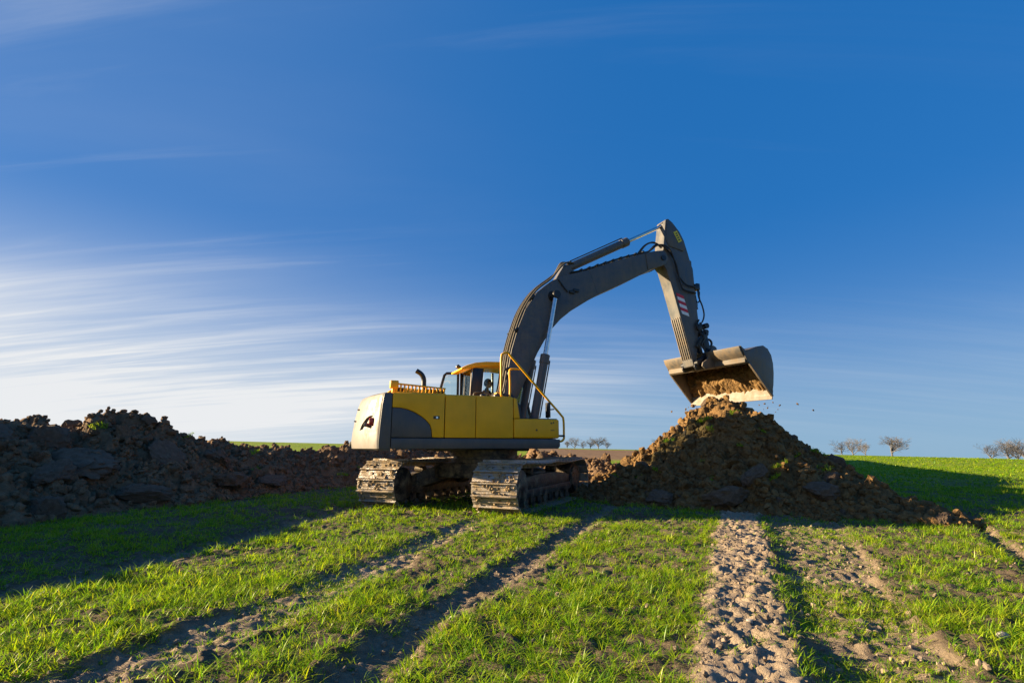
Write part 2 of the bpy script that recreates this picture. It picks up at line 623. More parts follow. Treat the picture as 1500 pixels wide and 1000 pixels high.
def horizon_slope(az_x):
    """tangent of the far field's skyline above the eye, against lateral tangent"""
    px = 750 + 742.6 * np.clip(az_x, -1.6, 1.6)
    return (653.8 - (648 + (px - 400) * 0.019)) / 742.6


def ground_far(x, y):
    r = np.hypot(x, y)
    t = x / np.maximum(np.abs(y), 1.0)
    e = horizon_slope(np.where(y > 0, t, np.sign(x) * 1.6))
    goal = EYE + e * r
    return goal * smooth(22, 130, r)


def ground_z(x, y, fine=True):
    x = np.asarray(x, float)
    y = np.asarray(y, float)
    z = ground_far(x, y)
    near = 1 - smooth(14, 40, np.hypot(x, y))
    z = z + 0.05 * fbm(x * 0.25, y * 0.25, octv=2) * near
    if fine:
        z = z + near * (0.022 * fbm(x * 2.3, y * 2.3, octv=3) + 0.022 * fbm(x * 9, y * 9, octv=3, billow=True))
        for s, (mk, wd) in zip(STRIPS, strip_masks(x, y)):
            z = z + mk * s['d']
            if s['lug']:
                u = (y * 0.92 + x * 0.39)
                v = (x * 0.92 - y * 0.39)
                pits = smooth(0.0, 0.5, fbm(u * 13.0, v * 9.5, octv=3, gain=0.65))
                z = z + mk * (-0.028 * pits + 0.014 * fbm(u * 24, v * 24, octv=2, gain=0.6) - 0.012 * fbm(x * 2.3, y * 2.3, octv=3))
            else:
                z = z + mk * 0.014 * fbm(x * 11, y * 11, octv=3) + (wd - mk) * 0.02 * (fbm(x * 5, y * 5, octv=2) + 0.3)
    return z


# heaps -------------------------------------------------------------
def seg_ridge(x, y, pts, side=1.0):
    """pts: (x, y, height, half width); union of cones along a polyline"""
    best = np.full_like(x, -0.5)
    for (x0, y0, h0, w0), (x1, y1, h1, w1) in zip(pts[:-1], pts[1:]):
        dx, dy = x1 - x0, y1 - y0
        t = np.clip(((x - x0) * dx + (y - y0) * dy) / (dx * dx + dy * dy), 0, 1)
        d = np.hypot(x - x0 - t * dx, y - y0 - t * dy)
        h = h0 + t * (h1 - h0)
        w = w0 + t * (w1 - w0)
        q = np.clip(1 - d / w, -0.4, 1)
        best = np.maximum(best, np.where(q > 0, h * q * (1.22 - 0.22 * q), q * 1.2))
    return best


LEFT = [(-12.2, 2.0, 1.6, 3.0), (-11.4, 5.0, 1.85, 3.5), (-11.0, 7.6, 1.9, 3.6), (-10.5, 9.6, 1.8, 3.3), (-10.2, 10.6, 1.72, 3.3), (-9.9, 11.3, 1.52, 3.2), (-9.5, 11.9, 1.86, 3.2), (-9.05, 12.5, 1.9, 3.0),
        (-8.6, 13.2, 1.5, 2.6), (-8.0, 14.1, 1.38, 2.4), (-6.9, 16.0, 1.08, 2.0), (-5.3, 17.2, 1.22, 2.2), (-3.4, 18.2, 1.25, 2.2), (-2.0, 18.2, 1.15, 2.1), (0.5, 17.2, 0.98, 1.9), (2.6, 15.4, 0.9, 1.7)]
PILE = [(5.05, 12.9, 2.22, 2.75), (5.35, 12.3, 2.18, 2.75)]
PILE_SKIRT = [(2.5, 13.2, 0.50, 1.4), (3.6, 12.5, 0.95, 2.0), (5.0, 11.6, 1.35, 2.4), (6.0, 10.7, 0.92, 1.9), (6.55, 9.7, 0.46, 1.3), (6.75, 8.85, 0.26, 0.8)]
PILE_BACK = [(5.0, 12.8, 2.0, 2.8), (6.0, 14.3, 1.75, 2.0), (7.0, 15.8, 1.8, 1.9)]  # rear spur of the pile, raised to fill a gap in the field shadow
BACK = [(7.0, 15.9, 1.85, 1.9), (9.3, 19.7, 2.2, 2.5), (12.6, 25.0, 2.0, 2.8), (17.2, 33.0, 1.7, 3.0), (23.0, 43.0, 1.5, 3.0)]  # unseen ridge, added to cast the shadow on the right field


def heap_noise(x, y, k=1.0):
    return k * (0.15 * fbm(x * 1.3, y * 1.3, octv=2) + 0.17 * fbm(x * 2.2 + 9, y * 2.2, octv=4, billow=True, gain=0.55) + 0.05 * fbm(x * 9, y * 9, octv=3, billow=True))


def left_z(x, y):
    h = seg_ridge(x, y, LEFT)
    return h + heap_noise(x, y) * smooth(-0.1, 0.5, h) - 0.05


def pile_z(x, y):
    h = np.maximum(np.maximum(seg_ridge(x, y, PILE), seg_ridge(x, y, PILE_SKIRT)), seg_ridge(x, y, PILE_BACK))
    return h + heap_noise(x + 31, y) * smooth(-0.1, 0.5, h) - 0.05


def back_z(x, y):
    h = seg_ridge(x, y, BACK)
    return h + 0.8 * heap_noise(x, y + 40) * smooth(-0.1, 0.5, h) - 0.05


def heap_top(x, y):
    return np.maximum(np.maximum(left_z(x, y), pile_z(x, y)), back_z(x, y))


def axis_samples(lo, hi, step, far_lo, far_hi, grow):
    mid = list(np.arange(lo, hi, step))
    a, s = lo, step
    left = []
    while a > far_lo:
        s *= grow
        a -= s
        left.append(a)
    a, s = mid[-1], step
    right = []
    while a < far_hi:
        s *= grow
        a += s
        right.append(a)
    return np.array(left[::-1] + mid + right)


gx = axis_samples(-5.5, 7.5, 0.026, -900, 900, 1.09)
gy = axis_samples(2.3, 9.5, 0.024, -300, 1200, 1.07)
XX, YY = np.meshgrid(gx, gy)
ZZ = ground_z(XX, YY)
nx, ny = len(gx), len(gy)
idx = np.arange(nx * ny).reshape(ny, nx)
quads = np.stack([idx[:-1, :-1], idx[:-1, 1:], idx[1:, 1:], idx[1:, :-1]], -1).reshape(-1, 4)
me = np_mesh('field_ground', np.stack([XX, YY, ZZ], -1).reshape(-1, 3), quads=quads)
shade_smooth(me)
masks = strip_masks(XX, YY)
bare = np.zeros_like(XX)
for s_, (mk, wd) in zip(STRIPS, masks):
    bare = np.maximum(bare, mk * s_['bare'])
bare = np.clip(bare + 0.15 * smooth(0.1, 0.6, fbm(XX * 1.1, YY * 1.1, octv=3)), 0, 1)
rr = np.hypot(XX, YY)
far = smooth(13, 34, rr)
tt = XX / np.maximum(YY, 1)
plough = smooth(38, 46, YY) * (1 - smooth(92, 100, YY + 150 * np.clip(tt - 0.16, -1, 0))) * smooth(0.02, 0.06, tt) * (1 - smooth(0.40, 0.48, tt))
for nm, arr in (('bare', bare), ('far', far), ('plough', plough)):
    at = me.attributes.new(nm, 'FLOAT', 'POINT')
    at.data.foreach_set('value', arr.astype(np.float32).ravel())
field = link('field_ground', me, None, M['field'])
tag(field, 'flat field of dry soil sown with young wheat, scored by crawler tracks', 'ground', kind='structure')


# ------------------------------------------------------------------ clods
def ico(sub):
    bm = bmesh.new()
    bmesh.ops.create_icosphere(bm, subdivisions=sub, radius=1)
    v = np.array([q.co[:] for q in bm.verts])
    f = np.array([[q.index for q in t.verts] for t in bm.faces])
    bm.free()
    return v, f


ICO = {1: ico(1), 2: ico(2), 3: ico(3), 4: ico(4)}


def clod_arrays(sub, seed, rough=0.22, cuts=5, flat=1.0):
    """angular lump: a noisy ball cut by random planes"""
    g = np.random.default_rng(seed)
    v, f = ICO[sub]
    v = v.copy()
    o = g.uniform(0, 50, 3)
    v *= 1 + 0.28 * fbm(v[:, 0:1] * 0.9 + o[0], v[:, 1:2] * 0.9 + o[1], v[:, 2:3] * 0.9 + o[2], octv=2)
    for _ in range(cuts):
        n = g.normal(size=3)
        n /= np.linalg.norm(n)
        d = g.uniform(0.45, 0.85)
        over = np.maximum(v @ n - d, 0)
        v -= over[:, None] * n * 0.93
    if sub >= 2:
        v *= 1 + rough * fbm(v[:, 0:1] * 3.2 + o[1], v[:, 1:2] * 3.2 + o[2], v[:, 2:3] * 3.2 + o[0], octv=3, billow=True)
    v[:, 2] *= flat
    return v, f


def clod_mesh(name, sub, seed, mat, **kw):
    v, f = clod_arrays(sub, seed, **kw)
    me = np_mesh(name, v, tris=f)
    shade_smooth(me)
    me.set_sharp_from_angle(angle=R(34))
    me.materials.append(mat)
    return me


def rand_rot(g, n):
    q = g.normal(size=(n, 4))
    q /= np.linalg.norm(q, axis=1)[:, None]
    w, x, y, z = q.T
    return np.stack([np.stack([1 - 2 * (y * y + z * z), 2 * (x * y - z * w), 2 * (x * z + y * w)], -1),
                     np.stack([2 * (x * y + z * w), 1 - 2 * (x * x + z * z), 2 * (y * z - x * w)], -1),
                     np.stack([2 * (x * z - y * w), 2 * (y * z + x * w), 1 - 2 * (x * x + y * y)], -1)], 1)


def crumbs_mesh(name, pts, size, g, sub=1, nvar=12, seed0=300, **kw):
    """many small lumps joined into one mesh"""
    var = [clod_arrays(sub, seed0 + k, **kw) for k in range(nvar)]
    n = len(pts)
    rot = rand_rot(g, n)
    pick = g.integers(0, nvar, n)
    V = np.stack([var[k][0] for k in pick])
    sc = np.asarray(size)[:, None, None] * g.uniform(0.7, 1.3, (n, 1, 3))
    V = np.einsum('nij,nkj->nki', rot, V * sc) + np.asarray(pts)[:, None, :]
    nv = V.shape[1]
    F = var[0][1][None] + (np.arange(n) * nv)[:, None, None]
    return np_mesh(name, V.reshape(-1, 3), tris=F.reshape(-1, 3))


CLODS = {k: [clod_mesh('clod', 3, 40 + i, M[k]) for i in range(9)] for k in ('soil', 'soil_brown', 'clay')}
SLABS = [clod_mesh('clod', 4, 80 + i, M['clay'], rough=0.16, cuts=9) for i in range(6)]


def heap(name, zf, box, step, mat, label, cat, ncl, nsmall, seed, szr, skip=None, clodkey='soil', tris_sub=1, view=None):
    g = np.random.default_rng(seed)
    x0, x1, y0, y1 = box
    ax, ay = np.arange(x0, x1, step), np.arange(y0, y1, step)
    X, Y = np.meshgrid(ax, ay)
    Z = zf(X, Y)
    keep = Z > -0.20
    ids = np.arange(X.size).reshape(X.shape)
    q = np.stack([ids[:-1, :-1], ids[:-1, 1:], ids[1:, 1:], ids[1:, :-1]], -1).reshape(-1, 4)
    q = q[keep.ravel()[q].all(1)]
    used = np.unique(q)
    remap = np.full(X.size, -1)
    remap[used] = np.arange(len(used))
    V = np.stack([X, Y, Z], -1).reshape(-1, 3)[used]
    jit = 0.35 * step
    V[:, 0] += jit * perlin(V[:, 0] * 7, V[:, 1] * 7)
    V[:, 1] += jit * perlin(V[:, 0] * 7 + 40, V[:, 1] * 7)
    me = np_mesh(name, V, quads=remap[q])
    shade_smooth(me)
    base = empty(name, (0, 0, 0))
    tag(base, label, cat)
    link('heap_body', me, base, mat)
    # rejection-sample the surface for lumps
    def sample(n, zmin):
        out = []
        while len(out) < n:
            px, py = g.uniform(x0, x1, 4 * n), g.uniform(y0, y1, 4 * n)
            pz = zf(px, py)
            ok = pz > zmin
            if skip is not None:
                ok &= ~skip(px, py)
            out += list(zip(px[ok], py[ok], pz[ok]))
        return np.array(out[:n])
    big = sample(ncl, 0.0)
    u = g.uniform(0, 1, ncl)
    sz = szr[0] * (szr[1] / szr[0]) ** (u ** 1.7)
    sz = sz * np.clip(0.45 + 0.8 * big[:, 2], 0.45, 1.0)
    rots = rand_rot(g, ncl)
    for i in range(ncl):
        key = clodkey if g.uniform() < 0.8 else 'clay'
        ob = link('clod', CLODS[key][g.integers(0, 9)], base)
        s3 = sz[i] * g.uniform(0.7, 1.25, 3)
        mt = Matrix(rots[i].tolist()).to_4x4() @ Matrix.Diagonal((*s3, 1))
        mt.translation = Vector((big[i][0], big[i][1], big[i][2] + sz[i] * 0.05))
        ob.matrix_local = mt
    if nsmall:
        sp = sample(nsmall, -0.06)
        ss = 0.020 * (0.105 / 0.020) ** (g.uniform(0, 1, nsmall) ** 1.5)
        sp[:, 2] += ss * 0.2
        cm = crumbs_mesh('crumbs', sp, ss, g, sub=tris_sub)
        shade_smooth(cm, False)
        c_ = link('crumbs', cm, base, M[clodkey])
        c_['kind'] = 'stuff'
    return base


hid = lambda x, y: (y > 19.4) | (x < -1.12 * y - 0.4) | (y < 6) | (left_z(x, y) < 0.0)
left_heap = heap('spoil_heap', left_z, (-19, 5.5, 0.5, 21), 0.065, M['soil'],
                 'long dark heap of lumpy dug-out soil running from the left edge behind the excavator', 'dirt heap',
                 298, 15000, 21, (0.08, 0.27), skip=hid)
pile = heap('dirt_pile', pile_z, (0.3, 11.5, 7.2, 17.5), 0.05, M['soil_brown'],
            'brown cone of fresh soil heaped up directly under the raised bucket', 'dirt heap',
            296, 11000, 22, (0.05, 0.20), skip=lambda x, y: (y > 14.4) & (x < 0.42 * y), clodkey='soil_brown')
back_heap = heap('shadow_ridge', back_z, (4.5, 29, 12.0, 48), 0.16, M['soil'],
                 'unseen ridge added behind the brown dirt pile to shade the field on the right', 'dirt heap',
                 90, 4000, 23, (0.10, 0.28), skip=lambda x, y: y > 26)


def put_slab(parent, zf, x, y, s3, spin, k, sink=0.0, tilt=(0, 0)):
    """slab lying on the slope: its flat side follows the heap's surface"""
    e = 0.35
    f = lambda a, b_: float(zf(np.array([a]), np.array([b_]))[0])
    nrm = Vector((f(x - e, y) - f(x + e, y), f(x, y - e) - f(x, y + e), 2 * e)).normalized()
    ob = link('clod', SLABS[k], parent)
    q = nrm.to_track_quat('Z', 'Y').to_matrix().to_4x4() @ Matrix.Rotation(R(spin), 4, 'Z') @ Matrix.Rotation(R(tilt[0]), 4, 'X') @ Matrix.Rotation(R(tilt[1]), 4, 'Y')
    mt = Matrix.Translation(Vector((x, y, f(x, y))) + nrm * (s3[2] * 0.35 - sink)) @ q @ Matrix.Diagonal((*s3, 1))
    ob.matrix_local = mt
    return ob


# big clay slabs that stand out of the heaps
put_slab(left_heap, left_z, -8.55, 10.2, (0.62, 0.72, 0.26), 20, 0)
put_slab(left_heap, left_z, -9.35, 10.35, (0.42, 0.40, 0.22), 70, 1)
put_slab(left_heap, left_z, -9.75, 9.4, (0.50, 0.44, 0.26), 10, 2)
put_slab(left_heap, left_z, -7.75, 11.6, (0.36, 0.58, 0.20), 40, 3, tilt=(15, 0))
put_slab(left_heap, left_z, -6.55, 12.2, (0.55, 0.28, 0.26), -18, 4, tilt=(-25, 0))
put_slab(left_heap, left_z, -7.25, 10.2, (0.55, 0.28, 0.22), -10, 5, tilt=(-20, 0))
put_slab(left_heap, left_z, -7.1, 12.6, (0.34, 0.40, 0.20), 60, 0, tilt=(10, 10))
put_slab(left_heap, left_z, -6.2, 13.4, (0.40, 0.26, 0.18), 0, 2)
put_slab(left_heap, left_z, -8.2, 9.3, (0.40, 0.30, 0.22), 30, 3)
put_slab(left_heap, left_z, -7.6, 8.6, (0.34, 0.26, 0.2), 80, 1)
put_slab(pile, pile_z, 3.95, 9.75, (0.42, 0.26, 0.24), 10, 4, tilt=(-25, 0))
put_slab(pile, pile_z, 2.95, 10.7, (0.36, 0.24, 0.17), -14, 5)
put_slab(pile, pile_z, 4.65, 9.95, (0.20, 0.40, 0.15), -20, 1)
put_slab(pile, pile_z, 5.6, 9.6, (0.30, 0.26, 0.22), -22, 2)
put_slab(pile, pile_z, 6.65, 8.25, (0.15, 0.12, 0.11), 30, 3)


# ------------------------------------------------------------------ grass
def blades(root, L, az, lean, curl, width, rows, tint):
    n = len(L)
    t = np.linspace(0, 1, rows)
    dirh = np.stack([np.cos(az), np.sin(az), np.zeros(n)], 1)
    side = np.stack([-np.sin(az), np.cos(az), np.zeros(n)], 1)
    vs = []
    for k, tk in enumerate(t):
        p = root + dirh * (L * (lean * tk + curl * tk * tk))[:, None]
        p[:, 2] += L * (tk * np.sqrt(np.maximum(1 - lean ** 2, 0.1)) - 0.55 * curl * tk * tk)
        if k < rows - 1:
            w = (width * (1 - 0.55 * tk))[:, None] * 0.5
            vs += [p - side * w, p + side * w]
        else:
            vs += [p]
    V = np.stack(vs, 1)
    nv = V.shape[1]
    F = []
    for k in range(rows - 2):
        a = 2 * k
        F += [(a, a + 1, a + 3), (a, a + 3, a + 2)]
    F.append((nv - 3, nv - 2, nv - 1))
    F = np.array(F)[None] + (np.arange(n) * nv)[:, None, None]
    return V.reshape(-1, 3), F.reshape(-1, 3), np.repeat(tint, nv)


def grass_zone(g, y0, y1, plants, per, Lr, wr, rows, xlim):
    """plants per square metre in a depth band of the field of view"""
    n = int(plants * (y1 - y0) * (xlim[1] - xlim[0]))
    x = g.uniform(xlim[0], xlim[1], n)
    y = g.uniform(y0, y1, n)
    ok = (np.abs(x) < y * 1.06 + 1.4)
    x, y = x[ok], y[ok]
    dens = np.ones(len(x))
    trod = np.ones(len(x))
    for s, (mk, wd) in zip(STRIPS, strip_masks(x, y)):
        dens *= np.maximum(1 - mk * (1 - s['g']), 0)
        trod *= 1 - mk * 0.38
    clump = fbm(x * 1.4, y * 1.4, octv=3)
    rowf = 0.5 + 0.5 * np.cos((x * 0.92 - y * 0.39) * 2 * math.pi / 0.14)
    gaps = fbm(x * 4.5 + 60, y * 4.5, octv=2)
    dens *= np.clip(0.82 + 0.85 * clump, 0.28, 1.0) * (0.55 + 0.45 * rowf) * np.clip(1.10 + 1.1 * gaps, 0.2, 1.0)
    right = smooth(0, 2.0, x - 0.35 * y) * (1 - smooth(7, 11, y))
    dens *= 1 - 0.1 * right
    ok = (g.uniform(0, 1, len(x)) < dens) & (heap_top(x, y) < ground_z(x, y, False) + 0.02)
    x, y, trod, clump = x[ok], y[ok], trod[ok], clump[ok]
    n = len(x)
    # each plant: a tuft of a few arching leaves
    k = g.integers(per[0], per[1] + 1, n)
    rep = np.repeat(np.arange(n), k)
    m_ = len(rep)
    pa = g.uniform(0, 2 * math.pi, n)
    az = pa[rep] + g.uniform(0, 2 * math.pi, m_)
    ox, oy = g.normal(0, 0.012, m_), g.normal(0, 0.012, m_)
    bx, by = x[rep] + ox, y[rep] + oy
    bz = ground_z(bx, by) - 0.012
    size = (g.uniform(0.65, 1.2, n) * (0.9 + 0.35 * np.clip(clump, -0.6, 0.8)) * trod)[rep]
    L = g.uniform(*Lr, m_) * size
    lean = g.uniform(0.05, 0.75, m_)
    curl = g.uniform(0.15, 0.95, m_)
    w = g.uniform(*wr, m_) * (0.7 + 0.3 * size)
    tint = np.clip((g.uniform(0.0, 0.8, n) + 0.22 * clump)[rep] + g.normal(0, 0.14, m_), 0, 0.88)
    dead = g.uniform(0, 1, m_) < 0.045
    tint[dead] = g.uniform(0.92, 1.0, dead.sum())
    lean[dead] = g.uniform(0.7, 0.9, dead.sum())
    return blades(np.stack([bx, by, bz], 1), L, az, lean, curl, w, rows, tint)


g = np.random.default_rng(3)
chunks = [grass_zone(g, 2.2, 5.0, 900, (5, 8), (0.055, 0.125), (0.0045, 0.0085), 4, (-6.8, 6.8)),
          grass_zone(g, 5.0, 9.0, 540, (4, 7), (0.06, 0.13), (0.006, 0.010), 3, (-11, 11)),
          grass_zone(g, 9.0, 16.0, 190, (4, 6), (0.08, 0.16), (0.009, 0.015), 3, (-12, 18)),
          grass_zone(g, 16.0, 30.0, 34, (4, 6), (0.09, 0.17), (0.018, 0.03), 3, (6, 33)),
          grass_zone(g, 30.0, 60.0, 6, (4, 6), (0.10, 0.19), (0.035, 0.06), 3, (16, 65))]
V, F, T, off = [], [], [], 0
for v_, f_, t_ in chunks:
    V.append(v_)
    F.append(f_ + off)
    T.append(t_)
    off += len(v_)
me = np_mesh('wheat_grass', np.concatenate(V), tris=np.concatenate(F))
at = me.attributes.new('tint', 'FLOAT', 'POINT')
at.data.foreach_set('value', np.concatenate(T).astype(np.float32))
shade_smooth(me)
print('GRASS TRIS', len(me.polygons))
go = link('wheat_grass', me, None, M['grass'])
tag(go, 'short bright green young wheat growing over the field', 'grass', kind='stuff')

# crumbs of soil lying among the plants and on the bare tracks
n = 26000
px, py = g.uniform(-7, 8, n), 2.2 + 8 * g.uniform(0, 1, n) ** 1.4
ok = np.abs(px) < py * 1.06 + 1
px, py = px[ok], py[ok]
keep = np.zeros(len(px))
for s_, (mk, wd) in zip(STRIPS, strip_masks(px, py)):
    keep = np.maximum(keep, wd)
ok = g.uniform(0, 1, len(px)) < 0.05 + 0.7 * keep
px, py = px[ok], py[ok]
ss = 0.005 * (0.024 / 0.005) ** (g.uniform(0, 1, len(px)) ** 2.4)
cm = crumbs_mesh('soil_crumbs', np.stack([px, py, ground_z(px, py) + ss * 0.2], 1), ss, g, sub=1)
shade_smooth(cm, False)
m, nt, b = mat_new('crumb_soil')
nt.links.new(ramp_n(nt, noise_n(nt, 3.0, 6, 0.7), [(0.35, (0.12, 0.092, 0.064)), (0.65, (0.28, 0.22, 0.155))]), b.inputs['Base Color'])
b.inputs['Roughness'].default_value = 0.95
tag(link('soil_crumbs', cm, None, m), 'small crumbs of dry soil strewn over the tracks and between plants', 'soil', kind='stuff')

# a few pale stones
for i, (x, y, s_, lab) in enumerate([
        (3.02, 3.42, 0.030, 'small pale stone lying among thin grass near the right edge'),
        (1.13, 3.90, 0.022, 'pale stone at the left edge of the bare tan track'),
        (1.60, 3.72, 0.020, 'pale stone in the middle of the bare tan track'),
        (-0.42, 4.02, 0.034, 'pale stone lying in the dark narrow track'),
        (-3.92, 4.95, 0.040, 'larger pale stone in the shaded track on the left'),
        (-4.05, 4.62, 0.028, 'smaller pale stone in the shaded track on the left')]):
    me = clod_mesh('stone', 2, 500 + i, M['stone'], rough=0.08)
    o = link('stone', me)
    o.location = (x, y, float(ground_z(np.array([x]), np.array([y]))[0]) + s_ * 0.5)
    o.scale = (s_ * 1.3, s_, s_ * 0.75)
    o.rotation_euler = (0, 0, i * 1.3)
    tag(o, lab, 'stone', 'pale stones on the field')

# turf torn up with the soil: small tufts on the heaps
tuft_meshes = []
for k in range(4):
    gg_ = np.random.default_rng(60 + k)
    nb = 90
    rad = 0.16 * np.sqrt(gg_.uniform(0, 1, nb))
    a_ = gg_.uniform(0, 6.28, nb)
    v_, f_, t_ = blades(np.stack([rad * np.cos(a_), rad * np.sin(a_), np.zeros(nb)], 1), gg_.uniform(0.05, 0.12, nb), gg_.uniform(0, 6.28, nb),
                        gg_.uniform(0.1, 0.8, nb), gg_.uniform(0.1, 0.8, nb), gg_.uniform(0.008, 0.014, nb), 3, gg_.uniform(0.2, 0.88, nb))
    me = np_mesh('grass_tuft', v_, tris=f_)
    at = me.attributes.new('tint', 'FLOAT', 'POINT')
    at.data.foreach_set('value', t_.astype(np.float32))
    me.materials.append(M['grass'])
    tuft_meshes.append(me)
for parent, zf, spots in ((pile, pile_z, [(4.1, 11.2), (4.6, 11.8), (4.9, 11.0), (5.5, 11.3), (5.9, 10.8), (4.0, 10.6), (3.3, 11.7), (2.9, 12.0), (6.2, 10.4), (6.6, 11.2),
                                          (5.3, 10.3), (4.6, 12.2), (5.2, 12.0), (2.5, 12.4), (3.7, 12.2), (5.0, 10.0)]),
                          (left_heap, left_z, [(-10.6, 10.4), (-9.0, 11.2), (-7.9, 12.6), (-6.6, 13.6), (-7.2, 14.4), (-11.0, 9.2), (-5.0, 15.4), (-4.6, 15.9), (-8.4, 13.2)])):
    for i, (x, y) in enumerate(spots):
        o = link('grass_tuft', tuft_meshes[i % 4], parent)
        z = float(zf(np.array([x]), np.array([y]))[0])
        o.location = (x, y, z + 0.05)
        o.rotation_euler = (R(random.uniform(10, 40)), R(random.uniform(-25, 25)), random.uniform(0, 6))
        o.scale = [random.uniform(0.7, 1.2)] * 3

# ------------------------------------------------------------------ excavator
HEAD, CRAWL = 0.37, 1.148
EX = empty('excavator', (-0.629, 11.587, -0.025), HEAD)
tag(EX, 'yellow and grey crawler excavator with boom raised, tipping its bucket over the dirt pile', 'excavator')
TU = Matrix.Rotation(CRAWL - HEAD, 4, 'Z') @ Matrix.Translation((0.119, 0, 0))
GAUGE, SHOE, TL, RO = 2.56, 0.88, 4.48, 0.425
HALF = TL / 2 - 0.465


def track_path(s_):
    """point and direction on the track's pin line at arc length s_, starting under the rear wheel, running forward"""
    seg = [2 * HALF, math.pi * RO, 2 * HALF, math.pi * RO]
    s_ = s_ % sum(seg)
    zc = 0.465
    if s_ < seg[0]:
        return (-HALF + s_, zc - RO), 0.0
    s_ -= seg[0]
    if s_ < seg[1]:
        a = s_ / RO - math.pi / 2
        return (HALF + RO * math.cos(a), zc + RO * math.sin(a)), a + math.pi / 2
    s_ -= seg[1]
    if s_ < seg[2]:
        u = s_ / seg[2]
        sag = 0.035 * abs(math.sin(2 * math.pi * u)) * math.sin(math.pi * u)
        return (HALF - s_, zc + RO - sag), math.pi
    s_ -= seg[2]
    a = s_ / RO + math.pi / 2
    return (-HALF + RO * math.cos(a), zc + RO * math.sin(a)), a + math.pi / 2


PERIM = 4 * HALF + 2 * math.pi * RO
NSH = 50
PITCH = PERIM / NSH
# one shoe: plate with two cleaning holes, one tall and two low grousers; local x along travel, z inwards
sb = MB()
hp = PITCH / 2 - 0.003
sb.span((-hp, -SHOE / 2, -0.016), (-0.022, SHOE / 2, 0)).span((0.022, -SHOE / 2, -0.016), (hp, SHOE / 2, 0))
for a, b_ in ((-SHOE / 2, -0.13), (-0.08, 0.08), (0.13, SHOE / 2)):
    sb.span((-0.022, a, -0.016), (0.022, b_, 0))
sb.prism([(-hp, -0.014), (-hp + 0.003, -0.060), (-hp + 0.020, -0.060), (-hp + 0.030, -0.014)], -SHOE / 2, SHOE / 2)
sb.prism([(-0.034, -0.014), (-0.031, -0.028), (-0.022, -0.028), (-0.02, -0.014)], -SHOE / 2, SHOE / 2)
sb.prism([(0.034, -0.014), (0.037, -0.028), (0.046, -0.028), (0.05, -0.014)], -SHOE / 2, SHOE / 2)
# chain link lugs on the inside
for y in (-0.10, 0.10):
    sb.span((-hp + 0.01, y - 0.018, 0.0), (hp - 0.01, y + 0.018, 0.085))
shoe_o = sb.build('track_shoe', M['shoe'])
shoe_me = shoe_o.data
bpy.data.objects.remove(shoe_o)

